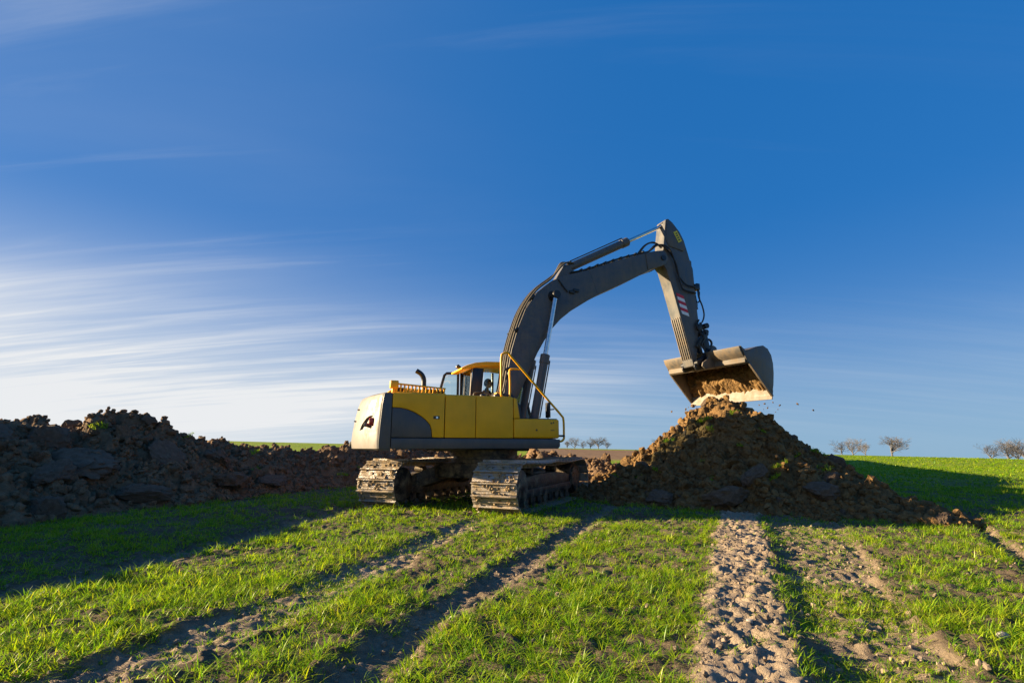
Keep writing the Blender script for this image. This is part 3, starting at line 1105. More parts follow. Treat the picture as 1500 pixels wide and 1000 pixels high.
for sgn, lab in ((-1, 'muddy crawler track nearest the camera'), (1, 'muddy far crawler track, its rear end toward the dark heap')):
    yc = sgn * GAUGE / 2
    side = -1 if sgn < 0 else 1
    fb = MB(TU)
    # track frame: sloped box beam with end yokes
    prof = [(-1.55, 0.30), (-1.25, 0.24), (1.25, 0.24), (1.55, 0.30), (1.62, 0.52), (1.2, 0.60), (0.5, 0.66), (-0.5, 0.66), (-1.2, 0.62), (-1.62, 0.54)]
    fb.prism(prof, yc - 0.20, yc + 0.20)
    frame = fb.build('track_frame', M['undercarriage'], EX, 0.025)
    frame['label'] = lab
    gb = MB(TU)
    for yy in (-0.235, 0.235):
        gb.prism([(-1.3, 0.25), (1.3, 0.25), (1.45, 0.33), (1.3, 0.40), (-1.3, 0.40), (-1.45, 0.33)], yc + yy - 0.012, yc + yy + 0.012)
    gb.build('roller_guard', M['undercarriage'], frame, 0.004)
    for nm, xx in (('sprocket', -HALF), ('idler', HALF)):
        wb = MB(TU)
        wb.tube([(xx, yc - 0.26, 0.465), (xx, yc - 0.255, 0.465), (xx, yc - 0.21, 0.465), (xx, yc - 0.20, 0.465), (xx, yc + 0.20, 0.465), (xx, yc + 0.21, 0.465), (xx, yc + 0.255, 0.465), (xx, yc + 0.26, 0.465)],
                [0.26, 0.30, 0.31, 0.345, 0.345, 0.31, 0.30, 0.26], 40)
        for k in range(12):
            a = k * math.pi / 6
            for yy in (-0.262, 0.262):
                wb.box((xx + 0.225 * math.cos(a), yc + yy, 0.465 + 0.225 * math.sin(a)), (0.025, 0.02, 0.025))
        if nm == 'sprocket':
            for k in range(21):
                a = k * 2 * math.pi / 21
                wb.box((xx + 0.37 * math.cos(a), yc, 0.465 + 0.37 * math.sin(a)), (0.07, 0.10, 0.045), Matrix.Rotation(-a, 3, 'Y'))
            # plain hub cover plate over the wheel, as in the picture
            for yy in (-0.30, 0.30):
                wb.tube([(xx, yc + yy - 0.04, 0.465), (xx, yc + yy - 0.03, 0.465), (xx, yc + yy + 0.03, 0.465), (xx, yc + yy + 0.04, 0.465)], [0.30, 0.325, 0.325, 0.30], 36)
        wb.build(nm, M['undercarriage'], frame)
    for k in range(8):
        rb = MB(TU)
        xx = -1.22 + k * 2.44 / 7
        rb.tube([(xx, yc - 0.22, 0.19), (xx, yc - 0.20, 0.19), (xx, yc - 0.14, 0.19), (xx, yc - 0.13, 0.19), (xx, yc + 0.13, 0.19), (xx, yc + 0.14, 0.19), (xx, yc + 0.20, 0.19), (xx, yc + 0.22, 0.19)],
                [0.05, 0.115, 0.115, 0.08, 0.08, 0.115, 0.115, 0.05], 20)
        rb.build('track_roller', M['undercarriage'], frame)
    for xx in (-0.7, 0.7):
        MB(TU).tube([(xx, yc - 0.12, 0.715), (xx, yc - 0.11, 0.715), (xx, yc + 0.11, 0.715), (xx, yc + 0.12, 0.715)], [0.04, 0.068, 0.068, 0.04], 18).build('carrier_roller', M['undercarriage'], frame)
    for k in range(NSH):
        (px_, pz_), ang = track_path((k + 0.5) * PITCH)
        o = link('track_shoe', shoe_me, frame)
        o.matrix_local = TU @ Matrix.Translation((px_, yc, pz_)) @ Matrix.Rotation(-ang, 4, 'Y')
    # mud caked between the grousers
    gm_ = np.random.default_rng(90 + sgn)
    pts, szs = [], []
    for k in range(NSH):
        (px_, pz_), ang = track_path((k + 0.5) * PITCH)
        back = px_ < -HALF - 0.05
        for q in range(46 if back else 14):
            lx = gm_.uniform(-hp + 0.03, hp)
            ly = gm_.uniform(-SHOE / 2 + 0.03, SHOE / 2 - 0.03)
            if fbm(np.array([ly * 3 + k * 0.9]), np.array([lx * 4 + k * 5.0]), octv=2)[0] < -0.10:
                continue
            p = TU @ (Matrix.Translation((px_, yc + ly, pz_)) @ Matrix.Rotation(-ang, 4, 'Y') @ Vector((lx, 0, -0.018)))
            pts.append(p[:])
            szs.append(gm_.uniform(0.012, 0.034))
    cm = crumbs_mesh('caked_mud', np.array(pts), np.array(szs), gm_, sub=2, nvar=8)
    shade_smooth(cm)
    c_ = link('caked_mud', cm, frame, M['mud'])
    c_['kind'] = 'stuff'

# car body between the tracks
cb = MB(TU)
cb.prism_z([(-0.85, -0.8), (0.85, -0.8), (0.85, 0.8), (-0.85, 0.8)], 0.55, 0.86)
for sx_ in (-1, 1):
    for sy_ in (-1, 1):
        cb.loft([[(sx_ * 0.45 - 0.2, sy_ * 0.7, 0.5), (sx_ * 0.45 + 0.2, sy_ * 0.7, 0.5), (sx_ * 0.45 + 0.2, sy_ * 0.7, 0.85), (sx_ * 0.45 - 0.2, sy_ * 0.7, 0.85)],
                 [(sx_ * 0.95 - 0.26, sy_ * 1.16, 0.3), (sx_ * 0.95 + 0.26, sy_ * 1.16, 0.3), (sx_ * 0.95 + 0.26, sy_ * 1.16, 0.62), (sx_ * 0.95 - 0.26, sy_ * 1.16, 0.62)]])
cb.build('car_body', M['undercarriage'], EX, 0.02)
MB().tube([(0, 0, 0.84), (0, 0, 0.93), (0, 0, 0.935), (0, 0, 1.0), (0, 0, 1.005), (0, 0, 1.13)], [0.72, 0.72, 0.68, 0.68, 0.75, 0.75], 40).build('slewing_ring', M['undercarriage'], EX)

# --- upper structure
YR = -1.30
ub = MB()
ub.prism_z([(-2.24, -1.285), (1.10, -1.285), (1.235, -1.19), (1.235, -0.48), (0.9, -0.42), (0.9, 0.42), (1.25, 0.48), (1.25, 1.285), (-2.24, 1.285)], 1.17, 1.36)
ub.span((-1.2, -0.5, 1.10), (0.9, 0.5, 1.18))
uf = ub.build('upper_frame', M['grey'], EX, 0.03, 3)
# dark skirt strips along both sides
for s_ in (-1, 1):
    MB().prism([(-2.235, 1.155), (1.20, 1.155), (1.245, 1.20), (1.245, 1.345), (-2.235, 1.352)], s_ * 1.288, s_ * 1.318).build('side_skirt', M['grey'], EX, 0.012, 3)
# inner machinery core so that gaps between doors read dark
MB().span((-2.2, -1.25, 1.362), (0.18, 0.30, 2.13)).build('machinery_core', M['black'], EX)
MB().span((-2.2, 0.30, 1.362), (-0.35, 1.25, 2.12)).build('machinery_core', M['black'], EX)

# side panels, right side (facing the camera)
def panel(name, prof, mat, y0=-1.312, th=0.06, parent=EX, bev=0.014):
    return MB().prism(prof, y0, y0 + th).build(name, mat, parent, bev, 3)


curve = [(-2.236, 1.915), (-2.08, 1.91), (-1.96, 1.885), (-1.82, 1.83), (-1.70, 1.765), (-1.60, 1.69), (-1.52, 1.60), (-1.485, 1.50), (-1.475, 1.364)]
yel = [(p[0] + 0.0, p[1]) for p in curve]
rear_panel = panel('side_panel', [(-2.236, 1.921)] + [(x + 0.007, z + 0.006) for x, z in curve[1:]] + [(-1.238, 1.364), (-1.238, 2.185), (-2.236, 2.195)], M['yellow'])
vent = panel('vent_panel', curve + [(-2.236, 1.364)], M['grey'], y0=-1.309)
for x0, x1 in ((-1.222, -0.607), (-0.595, 0.192)):
    panel('side_door', [(x0, 1.364), (x1, 1.364), (x1, 2.183), (x0, 2.185)], M['yellow'])
lk = MB().span((-1.455, -1.316, 1.715), (-1.335, -1.309, 1.775)).build('door_lock', M['ink'], rear_panel, 0.002)
MB().tube([(-1.385, -1.315, 1.745), (-1.385, -1.322, 1.745)], 0.022, 16).build('lock_cylinder', M['chrome'], rear_panel)
panel('riser_panel', [(0.208, 1.762), (0.345, 1.762), (0.275, 2.165), (0.208, 2.18)], M['yellow'])
fb = MB().span((0.208, -1.312, 1.364), (1.235, -0.55, 1.757)).build('tool_box', M['yellow'], EX, 0.035, 3)
for x0, x1, z0, z1 in ((1.035, 1.065, 1.66, 1.69), (1.085, 1.115, 1.67, 1.70), (1.03, 1.12, 1.52, 1.535)):
    MB().span((x0, -1.3145, z0), (x1, -1.3105, z1)).build('decal_mark', M['ink'], fb)
MB().tube([(0.71, -1.312, 1.53), (0.71, -1.318, 1.53)], 0.02, 14).build('fastener', M['ink'], fb)
for x0, y0, x1, y1 in ((0.25, -1.28, 1.20, -0.6),):
    st = MB().span((x0, y0, 1.757), (x1, y1, 1.772)).build('tread_plate', M['frame_black'], fb, 0.004)
# far side panels
for x0, x1 in ((-2.236, -1.30), (-1.285, -0.37)):
    MB().span((x0, 1.25, 1.364), (x1, 1.312, 2.18)).build('side_door', M['yellow'], EX, 0.014, 3)
# inner riser of the deck behind the box (engine-room bulkhead)
MB().span((0.19, -1.25, 1.37), (0.21, -0.30, 2.15)).build('bulkhead', M['frame_black'], EX)

# deck and hood
deck = MB().prism_z([(-2.236, -1.29), (0.19, -1.29), (0.19, 0.28), (-0.34, 0.28), (-0.34, 1.29), (-2.236, 1.29)], 2.135, 2.198).build('deck', M['yellow'], EX, 0.02, 3)
hood = MB().loft([[(-2.30, -0.66, 2.19), (-1.12, -0.60, 2.19), (-1.12, 0.9, 2.19), (-2.30, 0.9, 2.19)],
                  [(-2.22, -0.60, 2.30), (-1.14, -0.56, 2.27), (-1.14, 0.86, 2.27), (-2.22, 0.86, 2.30)],
                  [(-2.05, -0.50, 2.40), (-1.16, -0.50, 2.34), (-1.16, 0.8, 2.34), (-2.05, 0.8, 2.40)]]).build('hood', M['yellow'], EX, 0.03, 3)
# slotted guard along the hood edge
x0, x1 = -2.15, -1.16
n_sl = 14
gy_ = -1.02
grd = MB().prism([(x0, 2.385), (x1, 2.325), (x1, 2.35), (x0, 2.415)], gy_ - 0.03, gy_ + 0.03).build('guard_rail', M['yellow'], EX, 0.006)
MB().prism([(x0, 2.196), (x1, 2.196), (x1, 2.235), (x0, 2.245)], gy_ - 0.04, gy_ + 0.04).build('guard_base', M['yellow'], grd, 0.006)
for k in range(n_sl):
    u = k / (n_sl - 1)
    x = x0 + 0.02 + u * (x1 - x0 - 0.05)
    zt = 2.39 - 0.06 * (x - x0) / (x1 - x0)
    MB().prism([(x - 0.018, 2.22), (x + 0.010, 2.22), (x + 0.022, zt), (x - 0.006, zt)], gy_ - 0.025, gy_ + 0.025).build('guard_bar', M['yellow'], grd, 0.004)
for a_, b_ in ((x0 + 0.01, x0 + 0.20), (x0 + 0.62, x1 - 0.01)):
    MB().span((a_, gy_ + 0.10, 2.198), (b_, gy_ + 0.12, 2.33)).build('guard_screen', M['black'], grd)
cbx = MB().span((-2.26, -1.06, 2.31), (-2.10, -0.90, 2.46)).span((-2.22, -1.03, 2.19), (-2.14, -0.93, 2.32)).build('beacon_box', M['yellow'], EX, 0.02, 3)
ex = MB().tube(curve_pts([(-1.34, 0.30, 2.20), (-1.34, 0.30, 2.55), (-1.35, 0.30, 2.70), (-1.41, 0.30, 2.80), (-1.52, 0.30, 2.87)], 5), 0.055, 16, cap=False).build('exhaust_pipe', M['frame_black'], EX)
MB().tube([(-1.34, 0.30, 2.2), (-1.34, 0.30, 2.42)], 0.085, 18).build('exhaust_collar', M['frame_black'], ex)
for x_, y_, s_ in ((-0.05, -1.05, 0.10), (-0.32, -0.9, 0.075)):
    MB().tube([(x_, y_, 2.19), (x_, y_, 2.25), (x_, y_, 2.27)], [s_, s_, s_ * 0.8], 18).build('filler_cap', M['frame_black'], EX)
MB().span((-0.02, -0.86, 2.19), (0.12, -0.70, 2.33)).build('tank_neck', M['yellow'], EX, 0.02)
MB().tube(curve_pts([(-0.5, -0.8, 2.19), (-0.48, -0.8, 2.30), (-0.3, -0.82, 2.32), (-0.16, -0.84, 2.28), (-0.1, -0.85, 2.19)]), 0.016, 8).build('service_hose', M['dusty_hose'], EX)

# --- counterweight: lofted plan outlines, tapering toward the top
def cw_outline(top, z, inset=0.0):
    pts = []
    half = [(-2.252, -1.305), (-2.27, -1.305), (-2.40, -1.3045), (-2.415, -1.304), (-2.432, -1.300), (-2.466, -1.284), (-2.495, -1.25), (-2.53, -1.18), (-2.57, -1.08), (-2.645, -0.92), (-2.75, -0.66), (-2.82, -0.36), (-2.85, 0.0)]
    for x, y in half:
        pts.append((x, y))
    full = pts + [(x, -y) for x, y in pts[-2::-1]]
    out = []
    for x, y in full:
        back = max(0.0, -2.252 - x)
        xx = -2.252 - back * (1 - top)
        out.append((min(xx + inset * (back > 0.05), -2.252), y * (1 - 0.02 * top) * (1 - inset * 0.25), z))
    return out


MB().prism([(-2.246, 1.14), (-2.455, 1.150), (-2.462, 1.30), (-2.448, 1.60), (-2.425, 1.95), (-2.405, 2.12), (-2.39, 2.178), (-2.246, 2.197)], -1.3085, 1.3085).build('side_shade_panel', M['grey'], EX, 0.012, 3)  # dark panel puts the shade on the counterweight's side into the colour
cwb = MB()
cwb.loft([cw_outline(0.10, 1.13, 0.03), cw_outline(0.03, 1.16), cw_outline(0.0, 1.28), cw_outline(0.03, 1.50), cw_outline(0.09, 1.75), cw_outline(0.17, 1.98),
          cw_outline(0.24, 2.11), cw_outline(0.30, 2.165), cw_outline(0.42, 2.195)])
cw = cwb.build('counterweight', M['weight'], EX)
# arched light recess cut into the rear corner
for s_ in (-1, 1):
    prof = [(0.60, 1.50), (0.85, 1.535), (1.09, 1.58), (1.10, 1.66), (1.08, 1.735), (1.02, 1.775), (0.92, 1.775), (0.80, 1.73), (0.69, 1.64)]
    cut = MB()
    xs = [float(np.interp(y, [0, .36, .66, .92, 1.08, 1.18], [-2.85, -2.82, -2.75, -2.645, -2.57, -2.53])) for y, z in prof]
    cut.loft([[Vector((x - 0.25, s_ * y, z)) for x, (y, z) in zip(xs, prof)], [Vector((x + 0.05 + 0.03 * (z > 1.6), s_ * y, z)) for x, (y, z) in zip(xs, prof)]])
    co = cut.build('cutter', None, EX)
    bpy.context.view_layer.update()
    md = cw.modifiers.new('cut', 'BOOLEAN')
    md.object = co
    md.operation = 'DIFFERENCE'
    md.solver = 'EXACT'
    bpy.context.view_layer.update()
    dg = bpy.context.evaluated_depsgraph_get()
    dg.update()
    nm = bpy.data.meshes.new_from_object(cw.evaluated_get(dg))
    print('COUNTERWEIGHT FACES', len(cw.data.polygons), len(nm.polygons))
    cw.modifiers.clear()
    cw.data = nm
    bpy.data.objects.remove(co)
    nm.materials.clear()
    nm.materials.append(M['weight'])
    nm.polygons.foreach_set('material_index', np.zeros(len(nm.polygons), np.int32))
    MB().box((-2.565, s_ * 1.03, 1.66), (0.09, 0.11, 0.14), Matrix.Rotation(s_ * 0.40, 3, 'Z')).build('tail_light', M['red'], cw, 0.015)
    MB().box((-2.632, s_ * 0.86, 1.60), (0.06, 0.26, 0.07), Matrix.Rotation(s_ * 0.40, 3, 'Z')).build('lamp_shelf', M['weight'], cw, 0.01)
cw.data.set_sharp_from_angle(angle=R(30))
# yellow sticker following the rear curve, plus seam grooves and lifting eye caps
st = MB()
for a0, a1 in ((0.0, 1.0),):
    y_a, y_b = -0.86, -1.06
    st.add([(-2.625, y_a, 1.925), (-2.535, y_b, 1.925), (-2.505, y_b, 2.075), (-2.580, y_a, 2.075),
            (-2.58, y_a, 1.925), (-2.49, y_b, 1.925), (-2.46, y_b, 2.075), (-2.53, y_a, 2.075)],
           [(0, 1, 2, 3), (7, 6, 5, 4), (0, 4, 5, 1), (2, 6, 7, 3), (1, 5, 6, 2), (0, 3, 7, 4)])
st.build('warning_sticker', M['sticker_yellow'], cw)
for z_, y_ in ((1.93, -0.2), (1.70, -0.12)):
    MB().box((-2.80 + (z_ - 1.7) * 0.22, y_, z_), (0.06, 0.16, 0.016), Matrix.Rotation(-0.05, 3, 'Z')).build('seam_slot', M['ink'], cw)
MB().span((-2.86, 0.10, 1.20), (-2.80, 0.40, 1.30)).build('tow_pin', M['frame_black'], cw, 0.01)

# --- cab on the far side, door latched open to the rear
CX0, CX1, CY0, CY1 = -0.24, 1.42, 0.36, 1.30
cab = MB().span((CX0, CY0, 1.362), (CX1, CY1, 1.50)).build('cab', M['yellow'], EX, 0.02)
MB().span((CX0, CY0, 1.5), (CX0 + 0.05, CY1, 2.33)).span((CX0, CY0, 1.5), (0.55, CY0 + 0.05, 2.22)).build('cab_lower_panel', M['yellow'], cab, 0.01)
rp = [(-0.47, 2.965), (-0.45, 3.01), (-0.32, 3.075), (-0.12, 3.145), (0.15, 3.185), (0.55, 3.20), (0.95, 3.175), (1.10, 3.12), (1.13, 3.06), (1.05, 3.03), (0.55, 3.075), (0.1, 3.06), (-0.15, 3.02), (-0.34, 2.965)]
roof = MB().prism(rp, CY0 - 0.03, CY1 + 0.03).build('cab_roof', M['yellow'], cab, 0.025, 3, 50)
def pillar(p0, p1, w, d, mat='frame_black'):
    p0, p1 = Vector(p0), Vector(p1)
    return MB().loft([[p0 + Vector((x, y, 0)) for x, y in ((-w, -d), (w, -d), (w, d), (-w, d))],
                      [p1 + Vector((x, y, 0)) for x, y in ((-w, -d), (w, -d), (w, d), (-w, d))]]).build('pillar', M[mat], cab, 0.012)
pillar((-0.10, CY0 + 0.03, 2.18), (-0.03, CY0 + 0.03, 3.02), 0.13, 0.03)
pillar((-0.20, CY1 - 0.04, 2.30), (-0.20, CY1 - 0.04, 3.0), 0.035, 0.03)
pillar((0.62, CY1 - 0.04, 1.5), (0.62, CY1 - 0.04, 3.05), 0.03, 0.03)
pillar((CX1 - 0.02, CY0 + 0.03, 1.5), (1.02, CY0 + 0.03, 3.06), 0.03, 0.03)
pillar((CX1 - 0.02, CY1 - 0.04, 1.5), (1.02, CY1 - 0.04, 3.06), 0.03, 0.03)
pillar((-0.235, CY0 + 0.03, 2.18), (-0.195, CY0 + 0.03, 3.0), 0.012, 0.028, 'weight')  # paler strip paints in the sunlit edge of the black rear pillar
def pane(name, pts, parent=cab, t=0.008):
    a, b_, c_ = (Vector(p) for p in pts[:3])
    nrm = (b_ - a).cross(c_ - a).normalized() * t
    return MB().loft([[Vector(p) for p in pts], [Vector(p) + nrm for p in pts]]).build(name, M['glass'], parent)
pane('rear_window', [(-0.225, CY0 + 0.08, 2.33), (-0.225, CY1 - 0.08, 2.33), (-0.205, CY1 - 0.08, 2.99), (-0.205, CY0 + 0.08, 2.99)])
pane('side_window', [(0.06, CY0 + 0.02, 2.20), (1.36, CY0 + 0.02, 1.75), (1.02, CY0 + 0.02, 3.04), (0.12, CY0 + 0.02, 3.01)])
pane('windscreen', [(1.40, CY0 + 0.07, 1.55), (1.40, CY1 - 0.08, 1.55), (1.04, CY1 - 0.08, 3.04), (1.04, CY0 + 0.07, 3.04)])
wb_ = MB().tube([(-0.235, 0.95, 2.34), (-0.235, 0.85, 2.66)], 0.009, 6).tube([(-0.24, 0.85, 2.42), (-0.24, 0.85, 2.86)], 0.007, 6).build('wiper', M['frame_black'], cab)
# door swung back along the side
dx0, dx1, dy = -0.76, -0.26, 1.37
door = MB().tube([(dx1, dy, 3.02), (dx0 + 0.20, dy, 3.00), (dx0 + 0.145, dy, 2.95), (dx0, dy, 2.40), (dx0, dy, 1.60), (dx1, dy, 1.60), (dx1, dy, 3.02)], 0.034, 8).build('cab_door', M['frame_black'], EX)
door['label'] = 'black framed glass cab door latched open'
pane('door_pane', [(dx0 + 0.02, dy, 1.95), (dx1 - 0.02, dy, 1.95), (dx1 - 0.02, dy, 2.99), (dx0 + 0.18, dy, 2.97), (dx0 + 0.03, dy, 2.4)], door)
MB().span((dx0 + 0.02, dy - 0.01, 1.62), (dx1 - 0.02, dy + 0.01, 1.95)).build('door_panel', M['yellow'], door)
MB().tube([(-0.30, 0.98, 3.05), (-0.34, 0.98, 3.10), (-0.40, 0.98, 3.14), (-0.41, 0.98, 3.15)], [0.03, 0.05, 0.055, 0.03], 12).build('work_lamp', M['frame_black'], cab)
seat = MB().span((0.18, 0.62, 1.78), (0.68, 1.10, 1.92)).prism([(0.14, 1.86), (0.27, 1.86), (0.20, 2.46), (0.09, 2.44)], 0.63, 1.09).span((0.25, 0.72, 1.5), (0.6, 1.0, 1.79)).build('seat', M['seat'], cab, 0.04, 3)
MB().prism([(0.10, 2.50), (0.19, 2.52), (0.17, 2.70), (0.09, 2.68)], 0.74, 0.98).build('headrest', M['seat'], seat, 0.03, 3)
for y_ in (0.60, 1.12):
    con = MB().span((0.5, y_ - 0.07, 1.78), (0.92, y_ + 0.07, 2.02)).build('control_console', M['frame_black'], cab, 0.03)
    MB().tube([(0.84, y_, 2.0), (0.86, y_, 2.16), (0.87, y_, 2.20)], [0.018, 0.022, 0.012], 8).build('joystick', M['black'], con)

# --- hand rails and mirror on the right side
rail = MB()
ry = -1.17
rail.tube(curve_pts([(0.17, ry, 2.19), (0.02, ry, 2.20), (-0.02, ry, 2.26), (-0.02, ry, 2.6), (-0.02, ry, 3.02), (0.02, ry, 3.11), (0.13, ry, 3.135), (0.20, ry, 3.06),
                     (0.5, ry, 2.745), (1.0, ry, 2.22), (1.34, ry, 1.87), (1.405, ry, 1.76), (1.41, ry, 1.44), (1.405, ry, 1.36), (1.35, ry, 1.31), (1.23, ry, 1.30)], 5), 0.023, 10)
rail.build('hand_rail', M['yellow'], EX)
ry = -0.90
MB().tube(curve_pts([(0.02, -1.17, 2.20), (0.22, ry, 2.215), (0.275, ry, 2.26), (0.28, ry, 2.55), (0.27, ry, 2.78), (0.32, ry, 2.835), (0.5, ry, 2.84)], 5), 0.023, 10).build('hand_rail', M['yellow'], EX)
MB().span((1.22, -1.20, 1.40), (1.42, -1.12, 1.44)).build('rail_bracket', M['frame_black'], EX, 0.006)
mir = MB().span((1.05, -1.20, 1.80), (1.09, -1.02, 2.12)).tube([(1.07, -1.11, 1.76), (1.07, -1.11, 1.84)], 0.014, 8).tube([(1.09, -1.11, 1.97), (1.20, -1.15, 1.98)], 0.014, 8).build('mirror', M['frame_black'], EX, 0.012)

# --- boom
boom_prof = [(0.28, 2.02), (0.34, 2.25), (0.42, 2.42), (0.505, 2.885), (0.60, 3.41), (0.76, 3.95), (0.955, 4.43), (1.26, 4.88), (1.647, 5.21), (2.0, 5.385), (2.64, 5.605), (3.655, 6.03), (4.55, 6.365), (4.80, 6.44),
             (4.80, 5.95), (4.577, 5.86), (4.09, 5.585), (3.62, 5.33), (3.055, 5.045), (2.616, 4.79), (2.14, 4.48), (1.85, 4.24), (1.62, 3.985), (1.40, 3.655), (1.228, 3.364), (1.08, 3.05), (0.94, 2.76), (0.78, 2.42), (0.66, 2.15), (0.55, 1.98), (0.40, 1.93)]
boom = MB().prism(boom_prof, -0.25, 0.25).build('boom', M['arm_grey'], EX, 0.015, 2, 40)
for s_ in (-1, 1):
    MB().prism([(4.45, 6.30), (4.80, 6.43), (5.02, 6.475), (5.12, 6.44), (5.175, 6.33), (5.17, 6.22), (5.10, 6.10), (4.98, 6.03), (4.80, 5.955), (4.5, 5.85)], s_ * 0.235, s_ * 0.272).build('boom_fork', M['arm_grey'], boom, 0.008)
    MB().tube([(5.02, s_ * 0.25, 6.26), (5.02, s_ * 0.30, 6.26)], 0.075, 20).build('pivot_pin', M['frame_black'], boom)
    # boom foot lugs
    MB().prism([(0.25, 1.40), (0.85, 1.40), (0.75, 2.1), (0.55, 2.36), (0.35, 2.34), (0.25, 2.1)], s_ * 0.29, s_ * 0.345).build('boom_bracket', M['frame_black'], EX, 0.01)
    # cylinder pin boss
    MB().tube([(1.66, s_ * 0.25, 4.80), (1.66, s_ * 0.30, 4.80), (1.66, s_ * 0.47, 4.80)], [0.14, 0.12, 0.10], 22).build('pin_boss', M['frame_black'], boom)
MB().prism([(2.70, 5.60), (2.712, 5.60), (2.935, 5.00), (2.92, 4.985)], -0.2535, -0.2495).build('weld_seam', M['grey'], boom)
# arm-cylinder lug on the boom back
MB().prism([(1.75, 5.20), (2.55, 5.50), (2.30, 5.60), (2.16, 5.70), (2.05, 5.70), (1.98, 5.58)], -0.13, 0.13).build('cylinder_lug', M['arm_grey'], boom, 0.01)
# valve fitting on the near face
vf = MB().span((2.10, -0.30, 4.93), (2.24, -0.25, 5.0)).tube([(2.05, -0.28, 4.95), (1.93, -0.28, 5.08), (1.80, -0.27, 5.26)], 0.018, 6).span((2.2, -0.31, 4.98), (2.36, -0.262, 5.05)).build('valve_block', M['frame_black'], boom, 0.006)


def cylinder(name, p0, p1, r, frac, rod_r):
    p0, p1 = Vector(p0), Vector(p1)
    d = p1 - p0
    e = p0 + d * frac
    t = d.normalized()
    o = MB().tube([p0, p0 + t * 0.05, p0 + t * 0.12, e - t * 0.22, e - t * 0.215, e - t * 0.01, e], [r * 0.8, r, r, r, r * 1.14, r * 1.14, r * 0.95], 22)
    o.tube([p0 + Vector((0, -r, 0)), p0 + Vector((0, r, 0))], r * 0.95, 18)
    ob = o.build(name, M['arm_grey'], EX)
    MB().tube([e - t * 0.1, p1], rod_r, 18).build('piston_rod', M['chrome'], ob)
    MB().tube([p1 + Vector((0, -0.09, 0)), p1 + Vector((0, 0.09, 0))], rod_r * 1.7, 18).build('rod_eye', M['frame_black'], ob)
    # oil pipe along the barrel
    nrm = t.cross(Vector((0, 1, 0))).normalized()
    if nrm.z < 0 and abs(t.x) > 0.7:
        nrm = -nrm
    if abs(t.x) <= 0.7 and nrm.x < 0:
        nrm = -nrm
    q0, q1 = p0 + t * 0.25 + nrm * (r + 0.035), e - t * 0.12 + nrm * (r + 0.04)
    MB().tube([q0 - nrm * 0.04, q0, q1, q1 - nrm * 0.05], 0.016, 8).build('oil_pipe', M['frame_black'], ob)
    return ob


for s_ in (-1, 1):
    cylinder('boom_cylinder', (1.02, s_ * 0.40, 1.62), (1.66, s_ * 0.40, 4.80), 0.098, 0.53, 0.055)
cylinder('arm_cylinder', (2.12, 0, 5.63), (5.30, 0, 7.37), 0.108, 0.61, 0.05)
for s_ in (-1, 1):
    MB().prism([(0.86, 1.40), (1.18, 1.40), (1.12, 1.70), (1.02, 1.75), (0.92, 1.70)], s_ * 0.30, s_ * 0.34).build('cylinder_bracket', M['frame_black'], EX, 0.008)

# --- stick
stick_prof = [(5.24, 7.46), (5.33, 7.50), (5.47, 7.41), (5.70, 7.16), (5.83, 6.92), (5.94, 6.54), (6.02, 6.24), (6.075, 6.10), (6.085, 5.77), (6.10, 5.35), (6.115, 4.94), (6.13, 4.65), (6.08, 4.15), (5.99, 3.60), (5.94, 3.36),
              (5.90, 3.31), (5.85, 3.33), (5.79, 3.58), (5.62, 4.26), (5.475, 4.82), (5.32, 5.42), (5.16, 5.98), (5.02, 6.13), (4.93, 6.20), (4.92, 6.33), (5.02, 6.40), (5.10, 6.55), (5.16, 6.98)]
stick = MB().prism(stick_prof, -0.20, 0.20).build('stick', M['arm_grey'], EX, 0.014, 2, 40)
# side cheek plate at the top
MB().prism([(5.28, 7.44), (5.46, 7.36), (5.68, 7.12), (5.80, 6.90), (5.86, 6.70), (5.78, 6.58), (5.55, 6.62), (5.30, 6.66), (5.20, 6.85)], -0.222, -0.196).build('cheek_plate', M['arm_grey'], stick, 0.006)
# wear ribs on the underside facing the cab
a0, a1 = Vector((5.515, 0, 4.66)), Vector((5.80, 0, 3.52))
tdir = (a1 - a0).normalized()
nout = Vector((-tdir.z, 0, tdir.x))
nout = nout if nout.x < 0 else -nout
for k in range(5):
    y_ = -0.16 + k * 0.08
    rb = MB()
    rb.loft([[a0 + Vector((0, y_ - 0.014, 0)) - nout * 0.01, a0 + Vector((0, y_ + 0.014, 0)) - nout * 0.01, a0 + Vector((0, y_ + 0.014, 0)) + nout * 0.022, a0 + Vector((0, y_ - 0.014, 0)) + nout * 0.022],
             [a1 + Vector((0, y_ - 0.014, 0)) - nout * 0.01, a1 + Vector((0, y_ + 0.014, 0)) - nout * 0.01, a1 + Vector((0, y_ + 0.014, 0)) + nout * 0.022, a1 + Vector((0, y_ - 0.014, 0)) + nout * 0.022]])
    rb.build('wear_rib', M['bucket'], stick, 0.003)
# red and white hazard sticker
def on_stick(u, v):
    """u along the stick downwards, v across, from the sticker's upper left corner"""
    o = Vector((5.43, -0.2045, 5.31))
    e1 = Vector((0.26, 0, -0.97)).normalized()
    e2 = Vector((0.97, 0, 0.26)).normalized()
    return o + e1 * u + e2 * v
W_, H_ = 0.22, 0.60
nst = 6
skew = 0.20
for k in range(nst):
    u0, u1 = k * H_ / nst, (k + 1) * H_ / nst
    q = [on_stick(u0 - 0.02, 0), on_stick(u1 - 0.021, 0), on_stick(u1 - 0.021 + skew * 0.62, W_), on_stick(u0 - 0.02 + skew * 0.62, W_)]
    mb = MB()
    mb.loft([q, [p + Vector((0, -0.003, 0)) for p in q]])
    mb.build('hazard_stripe', M['sticker_red'] if k % 2 == 0 else M['sticker_white'], stick)
